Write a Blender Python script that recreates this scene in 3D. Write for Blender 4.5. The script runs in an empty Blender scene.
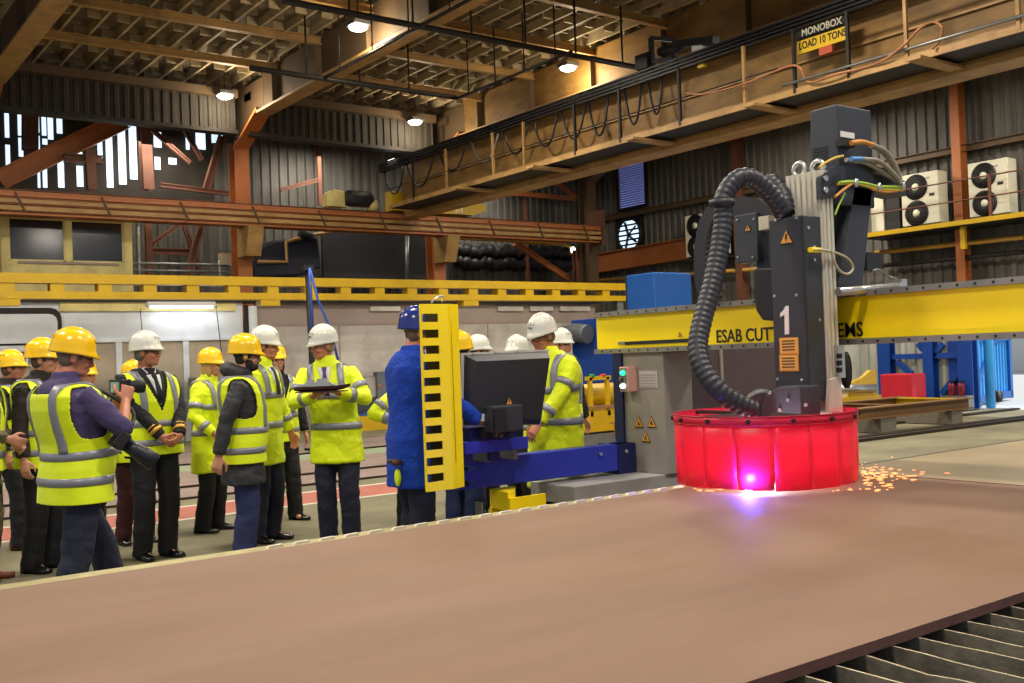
import bpy, bmesh, math, random
from math import sin, cos, pi, radians, atan2, hypot
from mathutils import Vector as V, Matrix, noise
random.seed(7)
SC = bpy.context.scene
COL = SC.collection
# ------------------------------------------------------------------ camera
FPX, YAW, PITCH, ROLL = 1022.4, radians(53.63), radians(0.88), radians(-2.11)
EYE = V((0, 0, 1.5))
_F = V((cos(YAW)*cos(PITCH), sin(YAW)*cos(PITCH), sin(PITCH)))
_R = V((sin(YAW), -cos(YAW), 0)); _U = _R.cross(_F)
CR = _R*cos(ROLL) + _U*sin(ROLL); CU = _U*cos(ROLL) - _R*sin(ROLL)
cd = bpy.data.cameras.new('camera'); cam = bpy.data.objects.new('camera', cd); COL.objects.link(cam)
m3 = Matrix((CR, CU, -_F)).transposed(); cam.matrix_world = Matrix.Translation(EYE) @ m3.to_4x4()
cd.sensor_width = 36; cd.lens = FPX/1024*36; cd.clip_end = 300
SC.camera = cam
def at(px, py, X=None, Y=None, Z=None, D=None):
    """survey helper: where the sight line through a pixel meets a plane of the hall"""
    d = _F*FPX + CR*(px-512) - CU*(py-341.5)
    if D is not None: return EYE + d*(D/FPX)
    i, v = (0, X) if X is not None else ((1, Y) if Y is not None else (2, Z))
    return EYE + d*((v-EYE[i])/d[i])
# ------------------------------------------------------------------ materials
def lin(c):
    return tuple((x/12.92 if x <= .04045 else ((x+.055)/1.055)**2.4) for x in c)
def hexc(h):
    h = h.lstrip('#'); return lin(tuple(int(h[i:i+2], 16)/255 for i in (0, 2, 4)))
MATS = {}
def mat(name, col, rough=.6, metal=0, var=0.0, scale=6.0, bump=0.0, bscale=40, dirt=None, dscale=1.5, damt=.5, emit=None, es=0, spec=.5, trans=0, alpha=1, stretch=None, sheen=0, rvar=0, coat=0):
    if name in MATS: return MATS[name]
    m = bpy.data.materials.new(name); m.use_nodes = True; MATS[name] = m
    nt = m.node_tree; N = nt.nodes; L = nt.links; b = N['Principled BSDF']
    c = hexc(col) if isinstance(col, str) else col
    b.inputs['Base Color'].default_value = (*c, 1); b.inputs['Roughness'].default_value = rough
    b.inputs['Metallic'].default_value = metal; b.inputs['Specular IOR Level'].default_value = spec
    b.inputs['Transmission Weight'].default_value = trans; b.inputs['Alpha'].default_value = alpha
    b.inputs['Coat Weight'].default_value = coat
    if sheen: b.inputs['Sheen Weight'].default_value = sheen
    tc = N.new('ShaderNodeTexCoord'); mp = N.new('ShaderNodeMapping'); L.new(tc.outputs['Object'], mp.inputs[0])
    if stretch: mp.inputs['Scale'].default_value = stretch
    cur = None
    if var:
        n = N.new('ShaderNodeTexNoise'); n.inputs['Scale'].default_value = scale; n.inputs['Detail'].default_value = 6
        L.new(mp.outputs[0], n.inputs['Vector'])
        r = N.new('ShaderNodeValToRGB'); r.color_ramp.elements[0].position = .3; r.color_ramp.elements[1].position = .7
        r.color_ramp.elements[0].color = (*[x*(1-var) for x in c], 1); r.color_ramp.elements[1].color = (*[min(1, x*(1+var)) for x in c], 1)
        L.new(n.outputs['Fac'], r.inputs[0]); cur = r.outputs[0]
    if dirt:
        n2 = N.new('ShaderNodeTexNoise'); n2.inputs['Scale'].default_value = dscale; n2.inputs['Detail'].default_value = 8; n2.inputs['Roughness'].default_value = .65
        L.new(mp.outputs[0], n2.inputs['Vector'])
        r2 = N.new('ShaderNodeMapRange'); r2.inputs[1].default_value = .45; r2.inputs[2].default_value = .7; r2.inputs[4].default_value = damt
        L.new(n2.outputs['Fac'], r2.inputs[0])
        mx = N.new('ShaderNodeMix'); mx.data_type = 'RGBA'; L.new(r2.outputs[0], mx.inputs[0])
        if cur: L.new(cur, mx.inputs[6])
        else: mx.inputs[6].default_value = (*c, 1)
        mx.inputs[7].default_value = (*hexc(dirt), 1); cur = mx.outputs[2]
    if cur: L.new(cur, b.inputs['Base Color'])
    if rvar:
        n3 = N.new('ShaderNodeTexNoise'); n3.inputs['Scale'].default_value = scale*1.7; L.new(mp.outputs[0], n3.inputs['Vector'])
        r3 = N.new('ShaderNodeMapRange'); r3.inputs[3].default_value = rough-rvar; r3.inputs[4].default_value = rough+rvar
        L.new(n3.outputs['Fac'], r3.inputs[0]); L.new(r3.outputs[0], b.inputs['Roughness'])
    if bump:
        n4 = N.new('ShaderNodeTexNoise'); n4.inputs['Scale'].default_value = bscale; n4.inputs['Detail'].default_value = 4
        L.new(mp.outputs[0], n4.inputs['Vector']); bp = N.new('ShaderNodeBump'); bp.inputs['Strength'].default_value = bump; bp.inputs['Distance'].default_value = .02
        L.new(n4.outputs['Fac'], bp.inputs['Height']); L.new(bp.outputs[0], b.inputs['Normal'])
    if emit:
        b.inputs['Emission Color'].default_value = (*hexc(emit), 1); b.inputs['Emission Strength'].default_value = es
    return m
# ------------------------------------------------------------------ objects
def tag(o, label=None, cat=None, group=None, kind=None):
    if label: o['label'] = label
    if cat: o['category'] = cat
    if group: o['group'] = group
    if kind: o['kind'] = kind
    return o
def thing(name, label, cat, loc=(0, 0, 0), rz=0, group=None):
    o = bpy.data.objects.new(name, None); o.empty_display_size = .1; COL.objects.link(o)
    o.location = loc; o.rotation_euler = (0, 0, rz)
    return tag(o, label, cat, group)
class MB:
    """mesh collector; build() links everything collected as one mesh object"""
    def __init__(s, M=None): s.v = []; s.f = []; s.mi = []; s.M = M or Matrix.Identity(4); s.cur = 0; s.sm = []
    def add(s, vs, fs, smooth=False):
        n = len(s.v); s.v += [s.M @ V(p) for p in vs]
        for f in fs: s.f.append([i+n for i in f]); s.mi.append(s.cur); s.sm.append(smooth)
        return s
    def mat(s, i): s.cur = i; return s
    def box(s, a, b, b_=None):
        x0, y0, z0 = [min(p, q) for p, q in zip(a, b)]; x1, y1, z1 = [max(p, q) for p, q in zip(a, b)]
        return s.add([(x0,y0,z0),(x1,y0,z0),(x1,y1,z0),(x0,y1,z0),(x0,y0,z1),(x1,y0,z1),(x1,y1,z1),(x0,y1,z1)],
              [(0,3,2,1),(4,5,6,7),(0,1,5,4),(1,2,6,5),(2,3,7,6),(3,0,4,7)])
    def cbox(s, c, d): return s.box([c[i]-d[i]/2 for i in range(3)], [c[i]+d[i]/2 for i in range(3)])
    def bar(s, p, q, w, h, up=(0, 0, 1)):
        p = V(p); q = V(q); d = (q-p).normalized(); u = V(up)
        if abs(d.dot(u)) > .98: u = V((1, 0, 0))
        r = d.cross(u).normalized()*(w/2); u = r.normalized().cross(d)*(h/2)
        vs = [p-r-u, p+r-u, p+r+u, p-r+u, q-r-u, q+r-u, q+r+u, q-r+u]
        return s.add(vs, [(0,1,2,3)[::-1],(4,5,6,7)[::1],(0,1,5,4),(1,2,6,5),(2,3,7,6),(3,0,4,7)])
    def ibeam(s, p, q, w, h, t=.02, up=(0, 0, 1)):
        p = V(p); q = V(q); d = (q-p).normalized(); u = V(up)
        if abs(d.dot(u)) > .98: u = V((1, 0, 0))
        r = d.cross(u).normalized(); u = r.cross(d)
        s.bar(p+u*(h/2-t/2), q+u*(h/2-t/2), w, t, u); s.bar(p-u*(h/2-t/2), q-u*(h/2-t/2), w, t, u)
        return s.bar(p, q, t, h-2*t, u)
    def loft(s, rings, cap=True, closed=True, smooth=True):
        n = len(rings[0]); vs = [p for r in rings for p in r]; fs = []
        for i in range(len(rings)-1):
            for j in range(n if closed else n-1):
                k = (j+1) % n; fs.append((i*n+j, i*n+k, (i+1)*n+k, (i+1)*n+j))
        s.add(vs, fs, smooth)
        if cap and closed:
            m = len(s.v); s.f.append([m-len(vs)+j for j in range(n)][::-1]); s.f.append([m-n+j for j in range(n)])
            s.mi += [s.cur]*2; s.sm += [False]*2
        return s
    def tube(s, path, r, n=10, cap=True, smooth=True):
        path = [V(p) for p in path]; rs = r if isinstance(r, (list, tuple)) else [r]*len(path)
        t0 = (path[1]-path[0]).normalized(); u = V((0, 0, 1)) if abs(t0.z) < .9 else V((1, 0, 0))
        u = (u - t0*u.dot(t0)).normalized(); rings = []
        for i, p in enumerate(path):
            t = ((path[min(i+1, len(path)-1)]-p).normalized() + (p-path[max(i-1, 0)]).normalized())
            t = t.normalized() if t.length > 1e-6 else t0
            u = (u - t*u.dot(t)).normalized(); w = t.cross(u)
            rings.append([p + u*cos(a)*rs[i] + w*sin(a)*rs[i] for a in [2*pi*k/n for k in range(n)]])
        return s.loft(rings, cap, True, smooth)
    def cyl(s, p, q, r, n=16, r2=None): return s.tube([p, q], [r, r if r2 is None else r2], n)
    def lathe(s, prof, c=(0, 0, 0), n=24, cap=True, axis='z'):
        rings = []
        for r, z in prof:
            ring = []
            for k in range(n):
                a = 2*pi*k/n; q = (cos(a)*r, sin(a)*r, z)
                if axis == 'x': q = (z, q[0], q[1])
                if axis == 'y': q = (q[1], z, q[0])
                ring.append((c[0]+q[0], c[1]+q[1], c[2]+q[2]))
            rings.append(ring)
        return s.loft(rings, cap)
    def ell(s, c, r, n=16, m=10, R=None):
        rings = []
        for i in range(1, m):
            t = -pi/2 + pi*i/m
            rings.append([V((r[0]*cos(t)*cos(2*pi*k/n), r[1]*cos(t)*sin(2*pi*k/n), r[2]*sin(t))) for k in range(n)])
        if R: rings = [[R @ p for p in q] for q in rings]
        return s.loft([[V(c)+p for p in q] for q in rings], True)
    def prism(s, poly, off):
        n = len(poly); o = V(off); a = [V(p) for p in poly]; b = [p+o for p in a]
        return s.add(a+b, [tuple(range(n))[::-1], tuple(range(n, 2*n))] + [(i, (i+1) % n, n+(i+1) % n, n+i) for i in range(n)])
    def torus(s, c, R, r, axis='x', n=20, m=8):
        path = []
        for k in range(n+1):
            a = 2*pi*k/n; q = (cos(a)*R, sin(a)*R)
            path.append(V(c)+V({'x': (0, q[0], q[1]), 'y': (q[0], 0, q[1]), 'z': (q[0], q[1], 0)}[axis]))
        return s.tube(path, r, m, False)
    def build(s, name, mats, parent=None, bevel=0, smooth=None, fix=True):
        me = bpy.data.meshes.new(name); me.from_pydata([tuple(p) for p in s.v], [], s.f)
        for m in (mats if isinstance(mats, (list, tuple)) else [mats]): me.materials.append(m)
        me.polygons.foreach_set('material_index', s.mi); me.polygons.foreach_set('use_smooth', s.sm)
        if fix:
            bm = bmesh.new(); bm.from_mesh(me); bmesh.ops.recalc_face_normals(bm, faces=bm.faces); bm.to_mesh(me); bm.free()
        me.update()
        o = bpy.data.objects.new(name, me); COL.objects.link(o)
        if parent: o.parent = parent
        if bevel:
            b = o.modifiers.new('bevel', 'BEVEL'); b.width = bevel; b.segments = 2; b.limit_method = 'ANGLE'; b.angle_limit = radians(40)
        return o
def struct(o): o['kind'] = 'structure'; return o
def spline(pts, n=8):
    pts = [V(p) for p in pts]; out = []
    P = [pts[0]*2-pts[1]] + pts + [pts[-1]*2-pts[-2]]
    for i in range(1, len(P)-2):
        for k in range(n):
            t = k/n; a, b, c, d = P[i-1:i+3]
            out.append(.5*((2*b) + (c-a)*t + (2*a-5*b+4*c-d)*t*t + (3*b-a-3*c+d)*t**3))
    return out + [pts[-1]]
def copy_tree(o, parent=None):
    c = o.copy(); COL.objects.link(c)
    if parent: c.parent = parent
    for ch in list(o.children): copy_tree(ch, c)
    return c
def text(name, body, size, origin, right, up, material, parent=None, depth=.002, align='LEFT', width=None, bold=.022):
    """flat lettering standing on a surface: glyph outlines turned into a thin mesh"""
    cu = bpy.data.curves.new('t', 'FONT'); cu.body = body; cu.size = size; cu.extrude = depth; cu.align_x = align; cu.resolution_u = 3; cu.offset = bold*size
    o = bpy.data.objects.new('t', cu); COL.objects.link(o)
    dg = bpy.context.evaluated_depsgraph_get(); me = bpy.data.meshes.new_from_object(o.evaluated_get(dg))
    bpy.data.objects.remove(o); 
    r = V(right).normalized(); u = V(up).normalized(); n = r.cross(u)
    if width:
        xs = [v.co.x for v in me.vertices]; k = width/(max(xs)-min(xs))
        for v in me.vertices: v.co.x *= k
    M = Matrix((r, u, n)).transposed().to_4x4(); M.translation = V(origin)
    me.transform(M); me.materials.clear(); me.materials.append(material)
    ob = bpy.data.objects.new(name, me); COL.objects.link(ob)
    if parent: ob.parent = parent
    return ob
def wmat(o):
    M = Matrix.Translation(o.location) @ o.rotation_euler.to_matrix().to_4x4()
    return wmat(o.parent) @ M if o.parent else M
def W(mb, name, mats, parent=None, **k):
    """build a mesh given in hall coordinates under a parent placed elsewhere"""
    o = mb.build(name, mats, None, **k)
    if parent: o.data.transform(wmat(parent).inverted()); o.parent = parent
    return o
def WT(parent, *a, **k):
    o = text(*a, **k); o.data.transform(wmat(parent).inverted()); o.parent = parent; return o
# ================================================================== MATERIALS
m_floor = mat('floor_concrete', '#757056', .75, var=.2, scale=1.3, dirt='#47443a', dscale=.7, damt=.6, bump=.15)
m_pink = mat('floor_pink', '#8c7b73', .7, var=.12, scale=2, dirt='#6e5f55', damt=.5, bump=.1)
m_red = mat('floor_red_paint', '#a8604f', .65, var=.15, scale=3, dirt='#7a5548', damt=.5)
m_wline = mat('floor_white_paint', '#c9c8ba', .6, var=.1, scale=8, dirt='#8a8878', damt=.5)
m_green = mat('floor_green_paint', '#8c9a7a', .7, var=.12, scale=4)
m_railm = mat('rail_steel_dark', '#33291f', .55, .4, var=.2)
m_corr = mat('corrugated_dirty', '#5d5b55', .65, .15, var=.3, scale=1.6, dirt='#2c2820', dscale=.9, damt=.75, stretch=(1, 1, .35))
m_corrw = mat('corrugated_white', '#b9bdb2', .55, 0, var=.12, scale=2, dirt='#7f7f74', dscale=1.4, damt=.5, stretch=(1, 1, .3))
m_corrd = mat('corrugated_dark', '#322c24', .75, .1, var=.3, scale=2, dirt='#1d1914', damt=.6)
m_roof = mat('roof_sheet', '#6d5f49', .8, var=.25, scale=1.2, dirt='#40331f', damt=.6)
m_rib = mat('roof_rib', '#aa9a78', .7, var=.2, scale=3)
m_tan = mat('tan_steel', '#aa8650', .55, .1, var=.2, scale=2.5, dirt='#6b4a25', dscale=2, damt=.6, bump=.1)
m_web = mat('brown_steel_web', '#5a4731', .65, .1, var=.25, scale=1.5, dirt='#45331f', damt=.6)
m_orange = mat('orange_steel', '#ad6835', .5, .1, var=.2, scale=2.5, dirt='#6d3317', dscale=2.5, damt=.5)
m_rust = mat('rust_red_steel', '#6c4330', .6, .1, var=.2, scale=2, dirt='#4a2415', damt=.6)
m_cable = mat('black_rubber', '#17161a', .5)
m_dark = mat('dark_steel', '#241f1b', .6, .3, var=.3)
m_cream = mat('cream_paint', '#dccd85', .6, var=.1, scale=2, dirt='#7a6d36', damt=.5)
m_white = mat('white_paint', '#d3d8dc', .5, var=.06, scale=2, dirt='#8a9095', dscale=1, damt=.5)
m_beige = mat('beige_panel', '#a89a84', .65, var=.1, scale=2, dirt='#786d5d', damt=.5)
m_grwall = mat('grey_wall', '#c6c0b6', .7, var=.1, scale=1.2, dirt='#716a62', damt=.5)
m_pinkgr = mat('pink_grey_wall', '#9c8d84', .7, var=.1, scale=1.2)
m_yel = mat('yellow_paint', '#bd9a04', .42, var=.08, scale=3, dirt='#a78613', dscale=2.2, damt=.45)
m_ydark = mat('yellow_crane_web', '#8d6a34', .6, .05, var=.3, scale=2.0, dirt='#4f3819', dscale=1.8, damt=.7, stretch=(1, .6, 1.6))
m_glassd = mat('dark_window_glass', '#2a2a2e', .12, 0, spec=.6)
m_sky = mat('daylight_pane', '#cfe6f7', .6, emit='#cfe8ff', es=1.3)
m_louv = mat('louvre_pane', '#5e74b8', .5, emit='#6f8ae0', es=1.8)
m_blue = mat('blue_paint', '#0b3f94', .45, var=.1, scale=3, dirt='#072a63', damt=.4)
m_bluel = mat('blue_door_paint', '#36a0e6', .5, var=.08, scale=3)
m_led = mat('led_lens', '#ffffff', .4, emit='#fff6e2', es=14)
m_tube = mat('fluorescent_tube', '#ffffff', .4, emit='#f6fbff', es=3.0)
m_galv = mat('galvanised', '#8c8f8e', .4, .7, var=.15, scale=8)
m_ac = mat('ac_casing', '#cdcab4', .5, var=.06, scale=3, dirt='#98947c', damt=.4)
m_black = mat('matte_black', '#141416', .6)
m_redp = mat('red_paint', '#c41f33', .45, var=.08, scale=3)
m_wht = mat('sign_white', '#d8d8d4', .5)
m_sgy = mat('sign_yellow', '#d8b21c', .5, var=.1, scale=5)
m_signo = mat('sign_orange', '#d99a3c', .5)
m_ground = mat('outside_concrete', '#c9c9c4', .8, var=.1)
m_grass = mat('outside_hedge', '#5d8a3c', .9, var=.3, scale=4)
m_pipey = mat('gas_pipe_yellow', '#a8802c', .5, .1, var=.2, scale=4)

# ================================================================== PEOPLE
m_hiv = mat('hi_vis_yellow', '#e6fa00', .6, var=.06, scale=7, bump=.12, bscale=22, sheen=.1, emit='#cfe600', es=.0)
m_ref = mat('reflective_grey', '#8b8d98', .35, .15, var=.05, scale=20)
m_ref2 = mat('reflective_edge', '#a9aab2', .35, .1)
CL = {}
def cloth(n, c, rough=.8, bump=.25, bs=26, var=.10): return mat('cloth_'+n, c, rough, var=var, scale=6, bump=bump, bscale=bs)
m_navyt = cloth('navy_trousers', '#1b2036'); m_blk = cloth('black_cloth', '#131318'); m_dgrey = cloth('dark_grey_coat', '#2c2c31', .6); m_purple = cloth('purple_knit', '#473c66')
m_blt = cloth('blue_suit', '#27305c'); m_fleece = cloth('blue_fleece', '#0f3fae', .95, .5, 60); m_maroon = cloth('maroon_cloth', '#3d141c'); m_brownj = cloth('dark_brown_jacket', '#241d1a')
m_jean = cloth('blue_jean', '#1d2c55'); m_shirt = cloth('white_shirt', '#d6d8dc'); m_vnavy = cloth('dark_navy_knit', '#191d33')
def camo():
    m = mat('cloth_camouflage', '#5d553f', .85); nt = m.node_tree; N = nt.nodes; L = nt.links; b = N['Principled BSDF']
    n = N.new('ShaderNodeTexNoise'); n.inputs['Scale'].default_value = 14; n.inputs['Detail'].default_value = 2; tc = N.new('ShaderNodeTexCoord'); L.new(tc.outputs['Object'], n.inputs['Vector'])
    r = N.new('ShaderNodeValToRGB'); r.color_ramp.interpolation = 'CONSTANT'; e = r.color_ramp.elements
    e[0].position = 0; e[0].color = (*hexc('#2d2a1e'), 1); e[1].position = .42; e[1].color = (*hexc('#5b5a3a'), 1)
    for p, c in ((.52, '#7d6a4c'), (.62, '#9a8a68')): q = e.new(p); q.color = (*hexc(c), 1)
    L.new(n.outputs['Fac'], r.inputs[0]); L.new(r.outputs[0], b.inputs['Base Color']); return m
m_camo = camo()
m_skin = mat('skin', '#c98d72', .5, var=.08, scale=14); m_skin2 = mat('skin_ruddy', '#bd7a60', .5, var=.10, scale=14)
m_eye = mat('eye_dark', '#2a1d18', .3); m_lip = mat('lip', '#a5625a', .5); m_brow = mat('brow', '#4a372b', .8)
m_hwhite = mat('helmet_white', '#dcdcd2', .28, coat=.3); m_hyel = mat('helmet_yellow', '#ffcc00', .28, coat=.3); m_hblue = mat('helmet_blue', '#16297a', .25, coat=.4)
m_shoe = mat('black_leather', '#0e0d0e', .25, spec=.7); m_bshoe = mat('brown_leather', '#7a4526', .4)
m_gold = mat('gold_braid', '#c99a3a', .4, .4); m_glass = mat('spectacle_frame', '#1c1c20', .3); m_lens = mat('clear_lens', '#c8d4d8', .05, trans=.9, alpha=.35)

def remesh(mb, voxel, disp=0, fold=1, seed=0, post=None, sm=2):
    me = bpy.data.meshes.new('tmp'); me.from_pydata([tuple(p) for p in mb.v], [], mb.f)
    bm = bmesh.new(); bm.from_mesh(me); bmesh.ops.recalc_face_normals(bm, faces=bm.faces); bm.to_mesh(me); bm.free()
    o = bpy.data.objects.new('tmp', me); COL.objects.link(o)
    r = o.modifiers.new('r', 'REMESH'); r.mode = 'VOXEL'; r.voxel_size = voxel; r.use_smooth_shade = True
    if sm: s = o.modifiers.new('s', 'SMOOTH'); s.iterations = sm; s.factor = .5
    dg = bpy.context.evaluated_depsgraph_get(); out = bpy.data.meshes.new_from_object(o.evaluated_get(dg))
    bpy.data.objects.remove(o); bpy.data.meshes.remove(me)
    if disp:
        co = [v.co.copy() for v in out.vertices]; no = [v.normal.copy() for v in out.vertices]; flat = []
        for p, m in zip(co, no):
            q = V((p.x*9*fold+seed, p.y*9*fold, p.z*15*fold)); q2 = V((p.x*22+seed, p.y*22, p.z*30+p.x*14))
            flat += list(p + m*(disp*noise.noise(q)*1.3 + disp*.5*(1-2*abs(noise.noise(q2)))))
        out.vertices.foreach_set('co', flat)
    for p in out.polygons: p.use_smooth = True
    return out
def link(name, me, mats, parent=None):
    me.materials.clear()
    for m in (mats if isinstance(mats, (list, tuple)) else [mats]): me.materials.append(m)
    me.name = name; o = bpy.data.objects.new(name, me); COL.objects.link(o)
    if parent: o.parent = parent
    return o
TOR = [(-.12, .085, .080, 0), (-.07, .150, .105, -.005), (0, .172, .118, -.008), (.06, .168, .116, -.002), (.13, .155, .110, .006), (.22, .158, .112, .008), (.32, .174, .122, .004), (.42, .185, .118, -.008), (.49, .180, .102, -.018), (.525, .145, .086, -.024), (.55, .100, .074, -.024), (.57, .072, .066, -.020), (.585, .058, .060, -.016)]
def lerp(a, b, t): return a+(b-a)*t
class Fig:
    def __init__(s, H=1.76, w=1.0, lean=0, belly=0, side=0):
        s.side = side; s.k = H/1.78; s.w = w; s.lean = radians(lean); s.belly = belly; s.hip = .93*s.k
    def spine(s, dz):
        th = s.lean*min(1, max(0, (dz+.02)/.3)); n = 10; p = V((0, 0, s.hip))
        if dz <= 0: return p+V((0, 0, dz*s.k)), 0
        p.y += s.side*(dz/.58)**1.3
        for i in range(n):
            d = dz*(i+.5)/n; t = s.lean*min(1, (d+.02)/.3); p += V((sin(t), 0, cos(t)))*(dz*s.k/n)
        return p, th
    def tor(s, dz):
        T = TOR
        if dz <= T[0][0]: r = T[0]
        elif dz >= T[-1][0]: r = T[-1]
        else:
            for a, b in zip(T, T[1:]):
                if a[0] <= dz <= b[0]: t = (dz-a[0])/(b[0]-a[0]); r = [lerp(x, y, t) for x, y in zip(a, b)]; break
        bl = s.belly*max(0, 1-abs(dz-.14)/.2)
        return r[1]*s.w*s.k, (r[2]*(.5+.5*s.w)+bl*.5)*s.k, (r[3]+bl*.5)*s.k
    def ring(s, dz, off=0, n=28, sk=0, hem=None):
        p, th = s.spine(dz); hw, hd, fo = s.tor(max(dz, -.02) if hem is not None else dz)
        if hem is not None and dz < 0: hw, hd = hw*(1+hem*-dz), hd*(1+hem*-dz)
        f = V((cos(th), 0, -sin(th))); out = []
        for i in range(n):
            a = 2*pi*i/n; c, d = cos(a), sin(a); e = .86
            c2 = abs(c)**e*(1 if c >= 0 else -1); d2 = abs(d)**e*(1 if d >= 0 else -1)
            out.append(p+f*(fo+d2*(hd+off))+V((0, c2*(hw+off), 0)))
        return out
    def shoulder(s, sd): p, th = s.spine(.488); return p+V((-.012, sd*.180*s.w*s.k, .0))
    def arm(s, sd, hand, pole):
        A = s.shoulder(sd); L1, L2 = .285*s.k, .265*s.k; Hn = V(hand)
        d = Hn-A; L = min(d.length, (L1+L2)*.995); Hn = A+d.normalized()*L; d = Hn-A
        x = (L1*L1-L2*L2+L*L)/(2*L); h = math.sqrt(max(0, L1*L1-x*x)); u = d.normalized(); pl = V(pole); pl = (pl-u*pl.dot(u)).normalized()
        return A, A+u*x+pl*h, Hn
    def neck(s): p, th = s.spine(.585); return p, th
def limb(mb, pts, rs, n=14): 
    path, rr = [], []
    for i in range(len(pts)-1):
        for k in range(5):
            t = k/5; path.append(V(pts[i]).lerp(V(pts[i+1]), t)); rr.append(lerp(rs[i], rs[i+1], t))
    path.append(V(pts[-1])); rr.append(rs[-1]); mb.tube(path, rr, n)
    for p, r in zip(pts[1:-1], rs[1:-1]): mb.ell(p, (r*.99, r*.99, r*.99), 12, 8)
def hand(mb, wrist, d, nrm, sd, curl=.35, k=1):
    """palm, four unequal fingers and a thumb leaving the side of the palm; nrm is where the palm faces"""
    d = V(d).normalized(); nrm = V(nrm); nrm = (nrm-d*nrm.dot(d)).normalized(); side = d.cross(nrm)*(-sd)   # towards the thumb
    w = V(wrist); P = lambda a, b, c: w+d*(a*k)+side*(b*k)+nrm*(c*k)
    rings = []
    for a, hw, ht in ((-.02, .026, .020), (.02, .034, .018), (.06, .041, .016), (.092, .042, .013)):
        rings.append([P(a, hw*cos(t), ht*sin(t)) for t in [2*pi*i/14 for i in range(14)]])
    mb.loft(rings)
    for i, (b, L) in enumerate(((.032, .074), (.011, .084), (-.011, .078), (-.031, .060))):
        seg = [L*.42, L*.32, L*.26]; a = 0; p = P(.085, b, 0); pts = [P(.06, b, 0), p]; an = 0
        for q, sgl in enumerate(seg):
            an += curl*(.75, 1.0, .7)[q]*(1+.08*i); p = p+(d*cos(an)+nrm*sin(an)+side*(b*.7)*(1-q*.4))*(sgl*k); pts.append(p)
        mb.tube(pts, [.0085*k, .0095*k, .0088*k, .008*k, .0068*k], 8); mb.ell(pts[-1], (.0068*k,)*3, 8, 6)
    p = P(.022, .028, .004); q = P(.05, .058, .012+.012*curl); r_ = q+(d*.9+side*.25+nrm*.5*curl)*.028*k; t_ = r_+(d*.95-side*.1+nrm*.6*curl)*.024*k
    mb.tube([P(.01, .015, 0), p, q, r_, t_], [.016*k, .0135*k, .0115*k, .0098*k, .0075*k], 9); mb.ell(t_, (.0075*k,)*3, 8, 6)
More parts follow.
